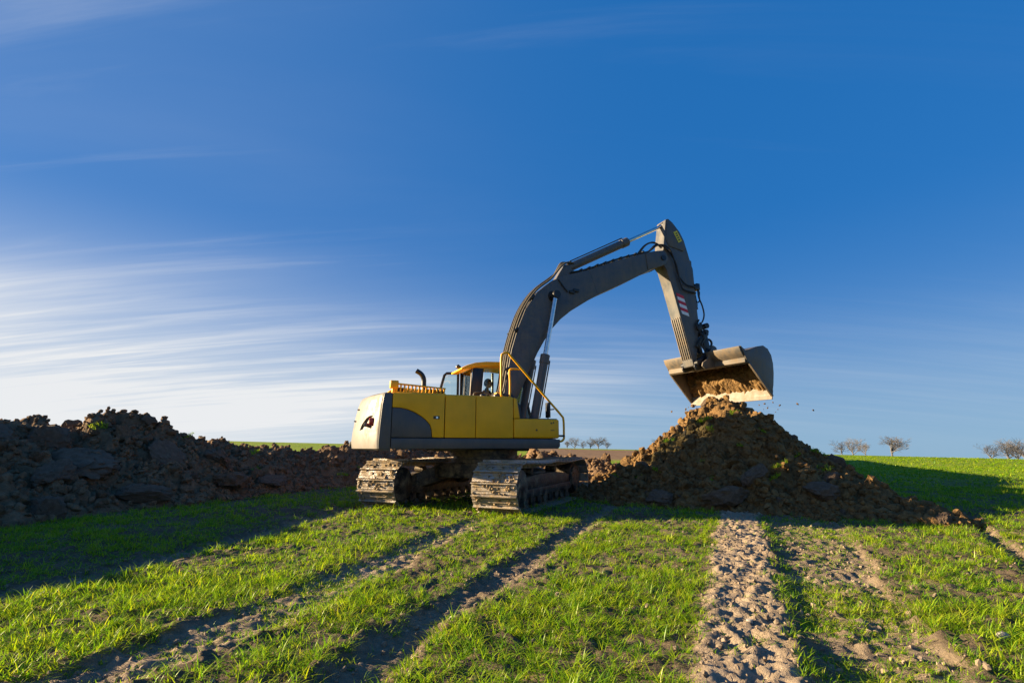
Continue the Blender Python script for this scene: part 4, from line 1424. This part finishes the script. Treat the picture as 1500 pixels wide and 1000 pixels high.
# yellow sticker near the top
o_ = Vector((5.46, -0.2265, 7.10))
e1, e2 = Vector((0.46, 0, -0.89)), Vector((0.89, 0, 0.46))
q = [o_, o_ + e1 * 0.33, o_ + e1 * 0.33 + e2 * 0.14, o_ + e2 * 0.14]
ys = MB().loft([q, [p + Vector((0, -0.003, 0)) for p in q]]).build('type_sticker', M['sticker_yellow'], stick)
for k in range(4):
    a = o_ + e1 * (0.05 + k * 0.065) + e2 * 0.035 + Vector((0, -0.004, 0))
    q = [a, a + e1 * 0.03, a + e1 * 0.03 + e2 * 0.07, a + e2 * 0.07]
    MB().loft([q, [p + Vector((0, -0.002, 0)) for p in q]]).build('printed_mark', M['ink'], ys)
# bucket cylinder behind the stick and link work
bc = cylinder('bucket_cylinder', (6.02, 0, 6.30), (6.30, 0, 4.28), 0.085, 0.66, 0.05)
for s_ in (-1, 1):
    MB().prism([(5.96, 6.42), (6.10, 6.36), (6.10, 6.22), (5.98, 6.2)], s_ * 0.10, s_ * 0.13).build('cylinder_lug', M['arm_grey'], stick, 0.006)
    MB().prism([(5.93, 3.86), (6.02, 3.80), (6.40, 4.22), (6.36, 4.36), (6.24, 4.36)], s_ * 0.225, s_ * 0.265).build('guide_link', M['frame_black'], EX, 0.01)
    MB().prism([(6.22, 4.34), (6.40, 4.34), (6.50, 3.80), (6.42, 3.66), (6.30, 3.74)], s_ * 0.13, s_ * 0.18).build('push_link', M['frame_black'], EX, 0.01)
MB().tube([(6.31, -0.30, 4.29), (6.31, 0.30, 4.29)], 0.06, 18).build('link_pin', M['frame_black'], EX)
MB().tube([(5.93, -0.33, 3.40), (5.93, 0.33, 3.40)], 0.07, 20).build('stick_pin', M['frame_black'], EX)
# quick coupler between stick and bucket
qc = MB()
for s_ in (-1, 1):
    qc.prism([(5.82, 3.30), (5.90, 3.48), (6.05, 3.52), (6.32, 3.80), (6.46, 3.84), (6.60, 3.70), (6.55, 3.52), (6.30, 3.38), (6.02, 3.22), (5.88, 3.2)], s_ * 0.215, s_ * 0.265)
qc.span((6.02, -0.21, 3.36), (6.42, 0.21, 3.55))
qc.build('quick_coupler', M['frame_black'], EX, 0.01)
# lifting hook: open ring
hk = MB()
hc = Vector((6.56, -0.05, 4.03))
hk.tube([hc + Vector((math.cos(a) * 0.105, 0, math.sin(a) * 0.105)) for a in (R(-150 + k * 16) for k in range(19))], 0.032, 8)
hk.span((6.46, -0.10, 3.80), (6.66, 0.0, 3.93))
hk.build('lifting_hook', M['frame_black'], EX)

# --- bucket (its own frame, slightly slewed by the coupler)
TB = Matrix.Translation((6.4, 0, 0)) @ Matrix.Rotation(0.15, 4, 'Z')
BH = 1.27
inner = [(0.90, 2.48), (0.985, 2.80), (1.045, 3.10), (1.06, 3.35), (1.02, 3.56), (0.91, 3.71), (0.74, 3.775), (0.50, 3.73), (0.25, 3.65), (0.05, 3.585)]


def offset_poly(pl, d):
    out = []
    for i, (x, z) in enumerate(pl):
        a = pl[max(i - 1, 0)]
        c_ = pl[min(i + 1, len(pl) - 1)]
        tx, tz = c_[0] - a[0], c_[1] - a[1]
        ln = math.hypot(tx, tz)
        out.append((x + tz / ln * d, z - tx / ln * d))
    return out


outer = offset_poly(inner, 0.035)
bucket = MB(TB).prism(inner + outer[::-1], -BH, BH).build('bucket', M['bucket'], EX, 0.006)
flange = [(-0.22, 3.71), (-0.185, 3.60), (-0.11, 3.50), (-0.02, 3.435), (-0.035, 3.31), (0.05, 3.27), (0.10, 3.30), (0.09, 3.46), (0.08, 3.60), (-0.02, 3.64), (-0.12, 3.72)]
MB(TB).prism(flange, -BH - 0.01, BH + 0.01).build('top_beam', M['bucket'], bucket, 0.008, 2)
cheek = [(0.90, 2.46)] + outer[1:] + [(0.05, 3.58), (-0.19, 3.72), (-0.10, 3.56), (0.05, 3.29)]
for s_ in (-1, 1):
    MB(TB).prism(cheek, s_ * (BH + 0.012), s_ * (BH + 0.040)).build('side_plate', M['bucket'], bucket, 0.006)
    rim = [(0.05, 3.29), (0.90, 2.46), (0.945, 2.50), (0.10, 3.335)]
    MB(TB).prism(rim, s_ * (BH + 0.042), s_ * (BH + 0.062)).build('side_cutter', M['bucket'], bucket, 0.005)
    # hinge ears
    MB(TB).prism([(-0.52, 3.30), (-0.40, 3.22), (-0.10, 3.28), (0.12, 3.26), (0.16, 3.62), (0.10, 3.86), (-0.02, 3.90), (-0.16, 3.72), (-0.30, 3.50), (-0.48, 3.40)], s_ * 0.34 - 0.02, s_ * 0.34 + 0.02).build('hinge_ear', M['bucket'], bucket, 0.008)
MB(TB).prism([(0.868, 2.40), (0.90, 2.395), (0.965, 2.64), (0.925, 2.66)], -BH - 0.05, BH + 0.05).build('cutting_edge', M['blade'], bucket, 0.005)
# worn, shining lower part of the floor
fl = [(0.896, 2.50), (0.981, 2.80), (1.010, 2.94), (1.002, 2.942), (0.973, 2.802), (0.888, 2.502)]
MB(TB).prism(fl, -BH + 0.002, BH - 0.002).build('floor_plate', M['blade'], bucket)

# --- hoses
def hose(pts, r, parent, mat='hose', name='hose', seg=8):
    return MB().tube(curve_pts(pts, 6), r, seg).build(name, M[mat], parent)


for k, (y_, off) in enumerate(((-0.21, 0.05), (-0.15, 0.09), (-0.08, 0.055), (-0.02, 0.09), (0.06, 0.05), (0.13, 0.08), (0.20, 0.05))):
    base = [(0.42, 2.42), (0.505, 2.885), (0.60, 3.41), (0.76, 3.95), (0.955, 4.43), (1.26, 4.88), (1.647, 5.21)]
    op = offset_poly(base, -off)
    pts = [(0.30 - 0.1 * (k % 2), y_ - 0.22, 2.15), (0.20, y_ - 0.14, 2.36)] + [(x, y_, z) for x, z in op]
    if k < 3:
        pts += [(1.80, y_ * 0.8, 5.46), (1.98, y_ * 0.8, 5.68 + 0.04 * k), (2.18, y_ * 0.6, 5.80), (2.34, y_ * 0.5, 5.79)]
    hose(pts, 0.023, boom, 'dusty_hose' if k < 4 else 'hose')
for k, z_ in enumerate((2.95, 3.9, 4.75)):
    xx = np.interp(z_, [2.885, 3.41, 3.95, 4.43, 4.88], [0.505, 0.60, 0.76, 0.955, 1.26])
    MB().box((xx - 0.05, 0, z_), (0.13, 0.48, 0.05), Matrix.Rotation(-0.4 - 0.25 * k, 3, 'Y')).build('hose_clamp', M['frame_black'], boom, 0.006)
for k, y_ in enumerate((-0.20, -0.13, 0.13, 0.20)):
    base = [(2.2, 5.46), (2.64, 5.605), (3.655, 6.03), (4.35, 6.29), (4.62, 6.37)]
    pts = [(x, y_, z + 0.045 + 0.01 * math.sin(7 * x + k)) for x, z in base]
    if y_ < 0:
        pts += [(4.85, y_ - 0.05, 6.60 + 0.04 * k), (5.05, y_ - 0.1, 6.62), (5.25, y_ - 0.10, 6.50), (5.42, -0.25 - 0.02 * k, 6.20), (5.50, -0.25 - 0.02 * k, 5.86), (5.72 - 0.1 * k, -0.25, 5.60 - 0.14 * k), (6.0, -0.24, 5.56 - 0.17 * k), (6.14, -0.16, 5.58 - 0.17 * k), (6.20, -0.08, 5.60 - 0.15 * k)]
    hose(pts, 0.022, boom)
for k in range(9):
    x = 2.5 + k * 0.24
    z = np.interp(x, [2.0, 2.64, 3.655, 4.55], [5.385, 5.605, 6.03, 6.365])
    MB().box((x, -0.16, z + 0.045), (0.05, 0.14, 0.075), Matrix.Rotation(-0.38, 3, 'Y')).build('hose_clip', M['frame_black'], boom)
hose([(4.2, -0.22, 6.25), (4.40, -0.26, 6.50), (4.62, -0.26, 6.64), (4.85, -0.24, 6.66), (5.02, -0.18, 6.60)], 0.024, boom)
hose([(4.3, -0.12, 6.29), (4.55, -0.14, 6.60), (4.8, -0.14, 6.73), (5.0, -0.1, 6.70), (5.15, -0.1, 6.6)], 0.022, boom)
fit = MB().span((6.08, -0.22, 5.50), (6.26, 0.0, 5.66)).span((6.22, -0.14, 5.58), (6.33, -0.06, 5.72)).build('pipe_fitting', M['frame_black'], stick, 0.01)
MB().tube([(6.24, -0.12, 5.62), (6.30, -0.12, 5.44), (6.28, -0.12, 5.34)], 0.028, 8).build('pipe_elbow', M['frame_black'], fit)
hose([(6.24, -0.14, 5.56), (6.24, -0.16, 5.30), (6.32, -0.18, 5.05), (6.36, -0.18, 4.80), (6.30, -0.16, 4.60), (6.18, -0.14, 4.50)], 0.021, stick)
hose([(6.22, -0.04, 5.50), (6.18, -0.06, 5.30), (6.22, -0.12, 5.16), (6.30, -0.12, 5.24), (6.30, -0.10, 5.44)], 0.018, stick)
hose([(6.12, -0.23, 4.62), (6.02, -0.25, 4.45), (6.10, -0.27, 4.25), (6.22, -0.27, 4.10), (6.12, -0.27, 3.92), (6.22, -0.26, 3.75)], 0.024, stick)
hose([(6.14, -0.23, 4.55), (6.24, -0.25, 4.40), (6.20, -0.27, 4.15), (6.06, -0.27, 4.02), (6.04, -0.27, 3.82), (6.16, -0.25, 3.64)], 0.020, stick)
MB().span((6.06, -0.26, 4.32), (6.20, -0.12, 4.50)).build('pipe_fitting', M['frame_black'], stick, 0.012)
MB().tube([(6.33, -0.30, 4.46), (6.33, 0.10, 4.46)], 0.075, 16).build('hose_swivel', M['frame_black'], stick)

# ------------------------------------------------------------------ soil in the bucket
g = np.random.default_rng(77)
nu, nv = 190, 90
us = np.linspace(-BH + 0.01, BH - 0.01, nu)
arc = np.concatenate([[0], np.cumsum([math.hypot(b_[0] - a[0], b_[1] - a[1]) for a, b_ in zip(inner[:-1], inner[1:])])])
ss = np.linspace(0.02, arc[-1] * 0.80, nv)
bx_ = np.interp(ss, arc, [p[0] for p in inner])
bz_ = np.interp(ss, arc, [p[1] for p in inner])
tx_, tz_ = np.gradient(bx_), np.gradient(bz_)
ln = np.hypot(tx_, tz_)
nxn, nzn = -tz_ / ln, tx_ / ln
U, S = np.meshgrid(us, ss)
d = 0.32 * smooth(0.03, 0.42, S) * (1 - 0.6 * smooth(0.9, 1.4, S)) - 0.030
d = d + 0.11 * fbm(U * 2.2, S * 2.2 + 8, octv=3) * smooth(0.0, 0.4, S) + 0.07 * fbm(U * 7, S * 5, octv=3, billow=True) - 0.05 * (1 - smooth(0.05, 0.3, S))
d = d - 0.10 * smooth(0.0, 0.5, perlin(U * 2.4 + 3.3, S * 0.6)) * (1 - smooth(0.3, 0.6, S))
X = bx_[:, None] + nxn[:, None] * d
Z = bz_[:, None] + nzn[:, None] * d
Vb = np.stack([X, U, Z], -1).reshape(-1, 3)
ids = np.arange(nu * nv).reshape(nv, nu)
q = np.stack([ids[:-1, :-1], ids[:-1, 1:], ids[1:, 1:], ids[1:, :-1]], -1).reshape(-1, 4)
me = np_mesh('dirt_load', Vb, quads=q)
shade_smooth(me)
load = link('dirt_load', me, None, M['soil_brown'])
load.matrix_world = EX.matrix_basis @ TB
load.matrix_basis = Matrix.Translation((-0.629, 11.587, 0)) @ Matrix.Rotation(HEAD, 4, 'Z') @ TB
tag(load, 'lumpy brown soil still clinging inside the tipped bucket', 'soil load')

# falling crumbs below the blade
WB = Matrix.Translation((-0.629, 11.587, 0)) @ Matrix.Rotation(HEAD, 4, 'Z') @ TB
for i, (x, y, z, s_) in enumerate([(0.7, 1.38, 2.28, 0.035), (0.72, 1.10, 2.18, 0.022), (0.8, 1.02, 2.10, 0.018), (0.75, 0.85, 2.22, 0.016), (0.5, 1.75, 2.22, 0.03), (0.95, -1.05, 2.28, 0.024),
                                   (1.0, -1.25, 2.30, 0.020), (1.05, -1.4, 2.22, 0.03), (1.25, -1.75, 2.24, 0.032), (1.0, -0.85, 2.26, 0.018), (1.3, -2.1, 2.06, 0.024), (0.9, -1.15, 2.16, 0.022),
                                   (0.62, 1.2, 2.32, 0.014), (0.68, 0.95, 2.30, 0.013), (1.1, -1.3, 2.12, 0.016),
                                   (0.7, 1.3, 2.20, 0.012), (0.75, 1.15, 2.26, 0.012), (0.66, 1.05, 2.24, 0.011), (0.8, 0.9, 2.12, 0.012), (1.0, -1.1, 2.2, 0.012), (1.02, -0.95, 2.14, 0.011), (1.15, -1.2, 2.06, 0.013)]):
    o = link('falling_clod', CLODS['soil_brown'][i % 9])
    o.location = WB @ Vector((x, y, z))
    o.scale = (s_, s_ * 0.8, s_ * 1.1)
    o.rotation_euler = (i, i * 2.1, i * 0.7)
    tag(o, 'small crumb of soil falling through the air below the bucket edge', 'clod', 'crumbs falling from the bucket')
cl = link('clod_on_blade', CLODS['soil'][2])
cl.location = WB @ Vector((0.84, 1.22, 2.37))
cl.scale = (0.07, 0.07, 0.06)
tag(cl, 'dark clod stuck to the far lower corner of the bucket blade', 'clod')

# ------------------------------------------------------------------ operator
def person():
    root = empty('person', (-0.629, 11.587, 0.0), HEAD)
    tag(root, 'operator in dark jacket sitting in the cab, facing the boom', 'person')
    J = {'pelvis': (0.36, 0.86, 2.00), 'belly': (0.33, 0.86, 2.16), 'chest': (0.30, 0.86, 2.36), 'neck': (0.33, 0.86, 2.53), 'head0': (0.36, 0.86, 2.60),
         'shl': (0.31, 1.05, 2.46), 'ell': (0.48, 1.13, 2.22), 'wrl': (0.76, 1.13, 2.17),
         'shr': (0.31, 0.67, 2.46), 'elr': (0.48, 0.59, 2.22), 'wrr': (0.76, 0.60, 2.17),
         'hipl': (0.40, 0.95, 1.98), 'knl': (0.82, 0.98, 2.02), 'anl': (0.98, 0.98, 1.60), 'tol': (1.16, 0.98, 1.55),
         'hipr': (0.40, 0.77, 1.98), 'knr': (0.82, 0.74, 2.02), 'anr': (0.98, 0.74, 1.60), 'tor': (1.16, 0.74, 1.55)}
    rad = {'pelvis': .15, 'belly': .14, 'chest': .16, 'neck': .06, 'head0': .055, 'shl': .075, 'ell': .05, 'wrl': .035, 'shr': .075, 'elr': .05, 'wrr': .035,
           'hipl': .09, 'knl': .065, 'anl': .045, 'tol': .04, 'hipr': .09, 'knr': .065, 'anr': .045, 'tor': .04}
    E_ = [('pelvis', 'belly'), ('belly', 'chest'), ('chest', 'neck'), ('neck', 'head0'), ('chest', 'shl'), ('shl', 'ell'), ('ell', 'wrl'), ('chest', 'shr'), ('shr', 'elr'), ('elr', 'wrr'),
          ('pelvis', 'hipl'), ('hipl', 'knl'), ('knl', 'anl'), ('anl', 'tol'), ('pelvis', 'hipr'), ('hipr', 'knr'), ('knr', 'anr'), ('anr', 'tor')]
    names = list(J)
    me = bpy.data.meshes.new('body')
    me.from_pydata([J[k] for k in names], [(names.index(a), names.index(b_)) for a, b_ in E_], [])
    o = link('body', me, root, M['jacket'])
    o.modifiers.new('skin', 'SKIN')
    sv = me.skin_vertices
    if not sv:
        bm = bmesh.new(); bm.from_mesh(me); bm.verts.layers.skin.verify(); bm.to_mesh(me); bm.free()
        sv = me.skin_vertices
    for i, k in enumerate(names):
        sv[0].data[i].radius = (rad[k], rad[k])
        sv[0].data[i].use_root = (k == 'pelvis')
    sd = o.modifiers.new('sub', 'SUBSURF')
    sd.levels = sd.render_levels = 2
    # head with nose, brow and chin
    v, f = ICO[3]
    v = v.copy() * np.array([0.095, 0.078, 0.118])
    front = np.clip(v[:, 0] / 0.095, 0, 1)
    v[:, 1] *= 1 - 0.25 * smooth(0.0, 0.1, -v[:, 2])
    v[:, 0] += 0.022 * np.exp(-((v[:, 1] / 0.018) ** 2 + ((v[:, 2] + 0.012) / 0.025) ** 2)) * front
    v[:, 0] += 0.010 * np.exp(-((v[:, 1] / 0.03) ** 2 + ((v[:, 2] + 0.085) / 0.02) ** 2)) * front
    for s_ in (-1, 1):
        v[:, 0] -= 0.010 * np.exp(-(((v[:, 1] - s_ * 0.032) / 0.018) ** 2 + ((v[:, 2] - 0.012) / 0.016) ** 2)) * front
    hm = np_mesh('head', v + np.array([0.375, 0.86, 2.70]), tris=f)
    shade_smooth(hm)
    head = link('head', hm, root, M['skin'])
    for s_ in (-1, 1):
        MB().loft([[(0.36, 0.86 + s_ * 0.076, 2.67), (0.39, 0.86 + s_ * 0.076, 2.67), (0.395, 0.86 + s_ * 0.076, 2.73), (0.355, 0.86 + s_ * 0.076, 2.735)],
                   [(0.362, 0.86 + s_ * 0.092, 2.68), (0.385, 0.86 + s_ * 0.088, 2.68), (0.39, 0.86 + s_ * 0.088, 2.725), (0.355, 0.86 + s_ * 0.094, 2.73)]]).build('ear', M['skin'], head, 0.004)
        MB().tube([(0.458, 0.86 + s_ * 0.032, 2.712), (0.462, 0.86 + s_ * 0.032, 2.712)], 0.008, 8).build('eye', M['hair'], head)
    MB().span((0.452, 0.838, 2.640), (0.460, 0.882, 2.646)).build('mouth', M['red'], head)
    hv, hf = ICO[3]
    hv = hv.copy() * np.array([0.104, 0.087, 0.122])
    keepv = (hv[:, 2] > 0.035) | ((hv[:, 0] < -0.01) & (hv[:, 2] > -0.075))
    hf = hf[keepv[hf].all(1)]
    hm = np_mesh('hair', hv + np.array([0.368, 0.86, 2.705]), tris=hf)
    shade_smooth(hm)
    link('hair', hm, root, M['hair'])
    for s_, y_ in ((1, 1.13), (-1, 0.60)):
        hd = MB()
        hd.box((0.81, y_, 2.17), (0.09, 0.035, 0.085))
        for k in range(4):
            zf_ = 2.14 + k * 0.02
            hd.tube([(0.84, y_ - s_ * 0.005, zf_), (0.885, y_ - s_ * 0.01, zf_), (0.90 - 0.004 * abs(k - 1), y_ - s_ * 0.035, zf_), (0.88, y_ - s_ * 0.05, zf_)], [0.009, 0.009, 0.008, 0.006], 6)
        hd.tube([(0.79, y_ - s_ * 0.02, 2.19), (0.82, y_ - s_ * 0.045, 2.215), (0.855, y_ - s_ * 0.05, 2.225)], [0.011, 0.010, 0.007], 6)
        hd.build('hand', M['skin'], root, 0.006)


person()

# ------------------------------------------------------------------ bare trees on the skyline
def tree_arrays(seed, h, spread, levels=5):
    g_ = random.Random(seed)
    trunk, crown = MB(), MB()

    def grow(p, d, L, r, lev):
        e = p + d * L
        mid = p + d * L * 0.5 + Vector((g_.uniform(-1, 1), g_.uniform(-1, 1), 0)) * L * 0.07
        (trunk if lev == 0 else crown).tube([p, mid, e], [r, r * 0.86, r * 0.72], 5 if lev < 2 else 3, cap=False)
        if lev >= levels:
            return
        nchild = 6 if lev == 0 else g_.choice((3, 4, 4))
        for k in range(nchild):
            ax = Vector((g_.gauss(0, 1), g_.gauss(0, 1), g_.gauss(0, 0.5) + 0.15)).normalized()
            nd = (d * g_.uniform(0.5, 1.0) + ax * spread * g_.uniform(0.5, 1.15)).normalized()
            st_ = p + (e - p) * (g_.uniform(0.35, 1.0) if k else 1.0)
            grow(st_, nd, L * (g_.uniform(0.85, 1.25) if lev == 0 else g_.uniform(0.58, 0.82)), max(r * g_.uniform(0.46, 0.60), 0.011), lev + 1)
    grow(Vector((0, 0, -0.3)), Vector((g_.uniform(-.05, .05), g_.uniform(-.05, .05), 1)).normalized(), h * 0.22, h * 0.026, 0)
    return trunk, crown


TREES = []
for k, (sp) in enumerate((0.85, 0.95, 0.75, 1.0)):
    t_, c_ = tree_arrays(30 + k, 8.0, sp)
    to = t_.build('trunk', M['bark'])
    co = c_.build('crown', M['bark'])
    TREES.append((to.data, co.data))
    bpy.data.objects.remove(to)
    bpy.data.objects.remove(co)


def plant(px, base_y, hpx, k, dist, label, group):
    """tree standing dist metres out, in the direction of a skyline bearing"""
    t = (px - 750) / 742.6
    y = dist / math.sqrt(1 + t * t)
    x = t * y
    z = float(ground_z(np.array([x]), np.array([y]), False)[0])
    top = EYE + (653.8 - (base_y - hpx * 1.1)) / 742.6 * y
    o = empty('bare_tree', (x, y, z - 0.2), px * 0.7)
    tr, cr = TREES[k]
    zs = [v.co.z for v in cr.vertices]
    s_ = (top - z + 0.2) / max(zs)
    o.scale = (s_, s_, s_)
    link('trunk', tr, o)
    link('crown', cr, o)
    tag(o, label, 'tree', group)


GR = 'bare trees on the right skyline beyond the green field'
GL = 'bare trees on the skyline between excavator and pile'
plant(1222, 662, 17, 0, 210, 'low bare tree on the skyline, nearest to the right side of the dirt pile', GR)
plant(1238, 662, 20, 1, 215, 'middle bare tree of the trio just right of the dirt pile', GR)
plant(1256, 663, 19, 2, 205, 'bare tree of the trio, the one next to the lone round tree', GR)
plant(1293, 664, 24, 3, 190, 'lone bare tree with round crown standing apart on the right skyline', GR)
plant(1434, 667, 17, 1, 200, 'low bare tree starting the far right group on the skyline', GR)
plant(1458, 667, 21, 0, 205, 'second bare tree of the far right group, beside the low one', GR)
plant(1473, 668, 25, 2, 200, 'tallest bare tree of the far right group on the skyline', GR)
plant(1484, 668, 25, 3, 210, 'bare tree just right of the tallest one near the right edge', GR)
plant(1498, 668, 18, 1, 205, 'bare tree cut by the right edge of the picture', GR)
plant(829, 656, 13, 2, 330, 'faint bare tree right beside the excavator front corner', GL)
plant(840, 656, 15, 1, 320, 'faint bare tree with wide crown, second from the excavator', GL)
plant(852, 657, 12, 0, 330, 'small faint bare tree between the wide one and the tallest', GL)
plant(862, 657, 11, 3, 330, 'smallest faint bare tree left of the tallest of its row', GL)
plant(874, 658, 17, 3, 300, 'tallest bare tree in the row between excavator and dirt pile', GL)
plant(886, 658, 14, 2, 310, 'bare tree just right of the tallest in the row beside the excavator', GL)
plant(962, 656, 14, 1, 300, 'bare tree top peeping over the left flank of the dirt pile', GL)
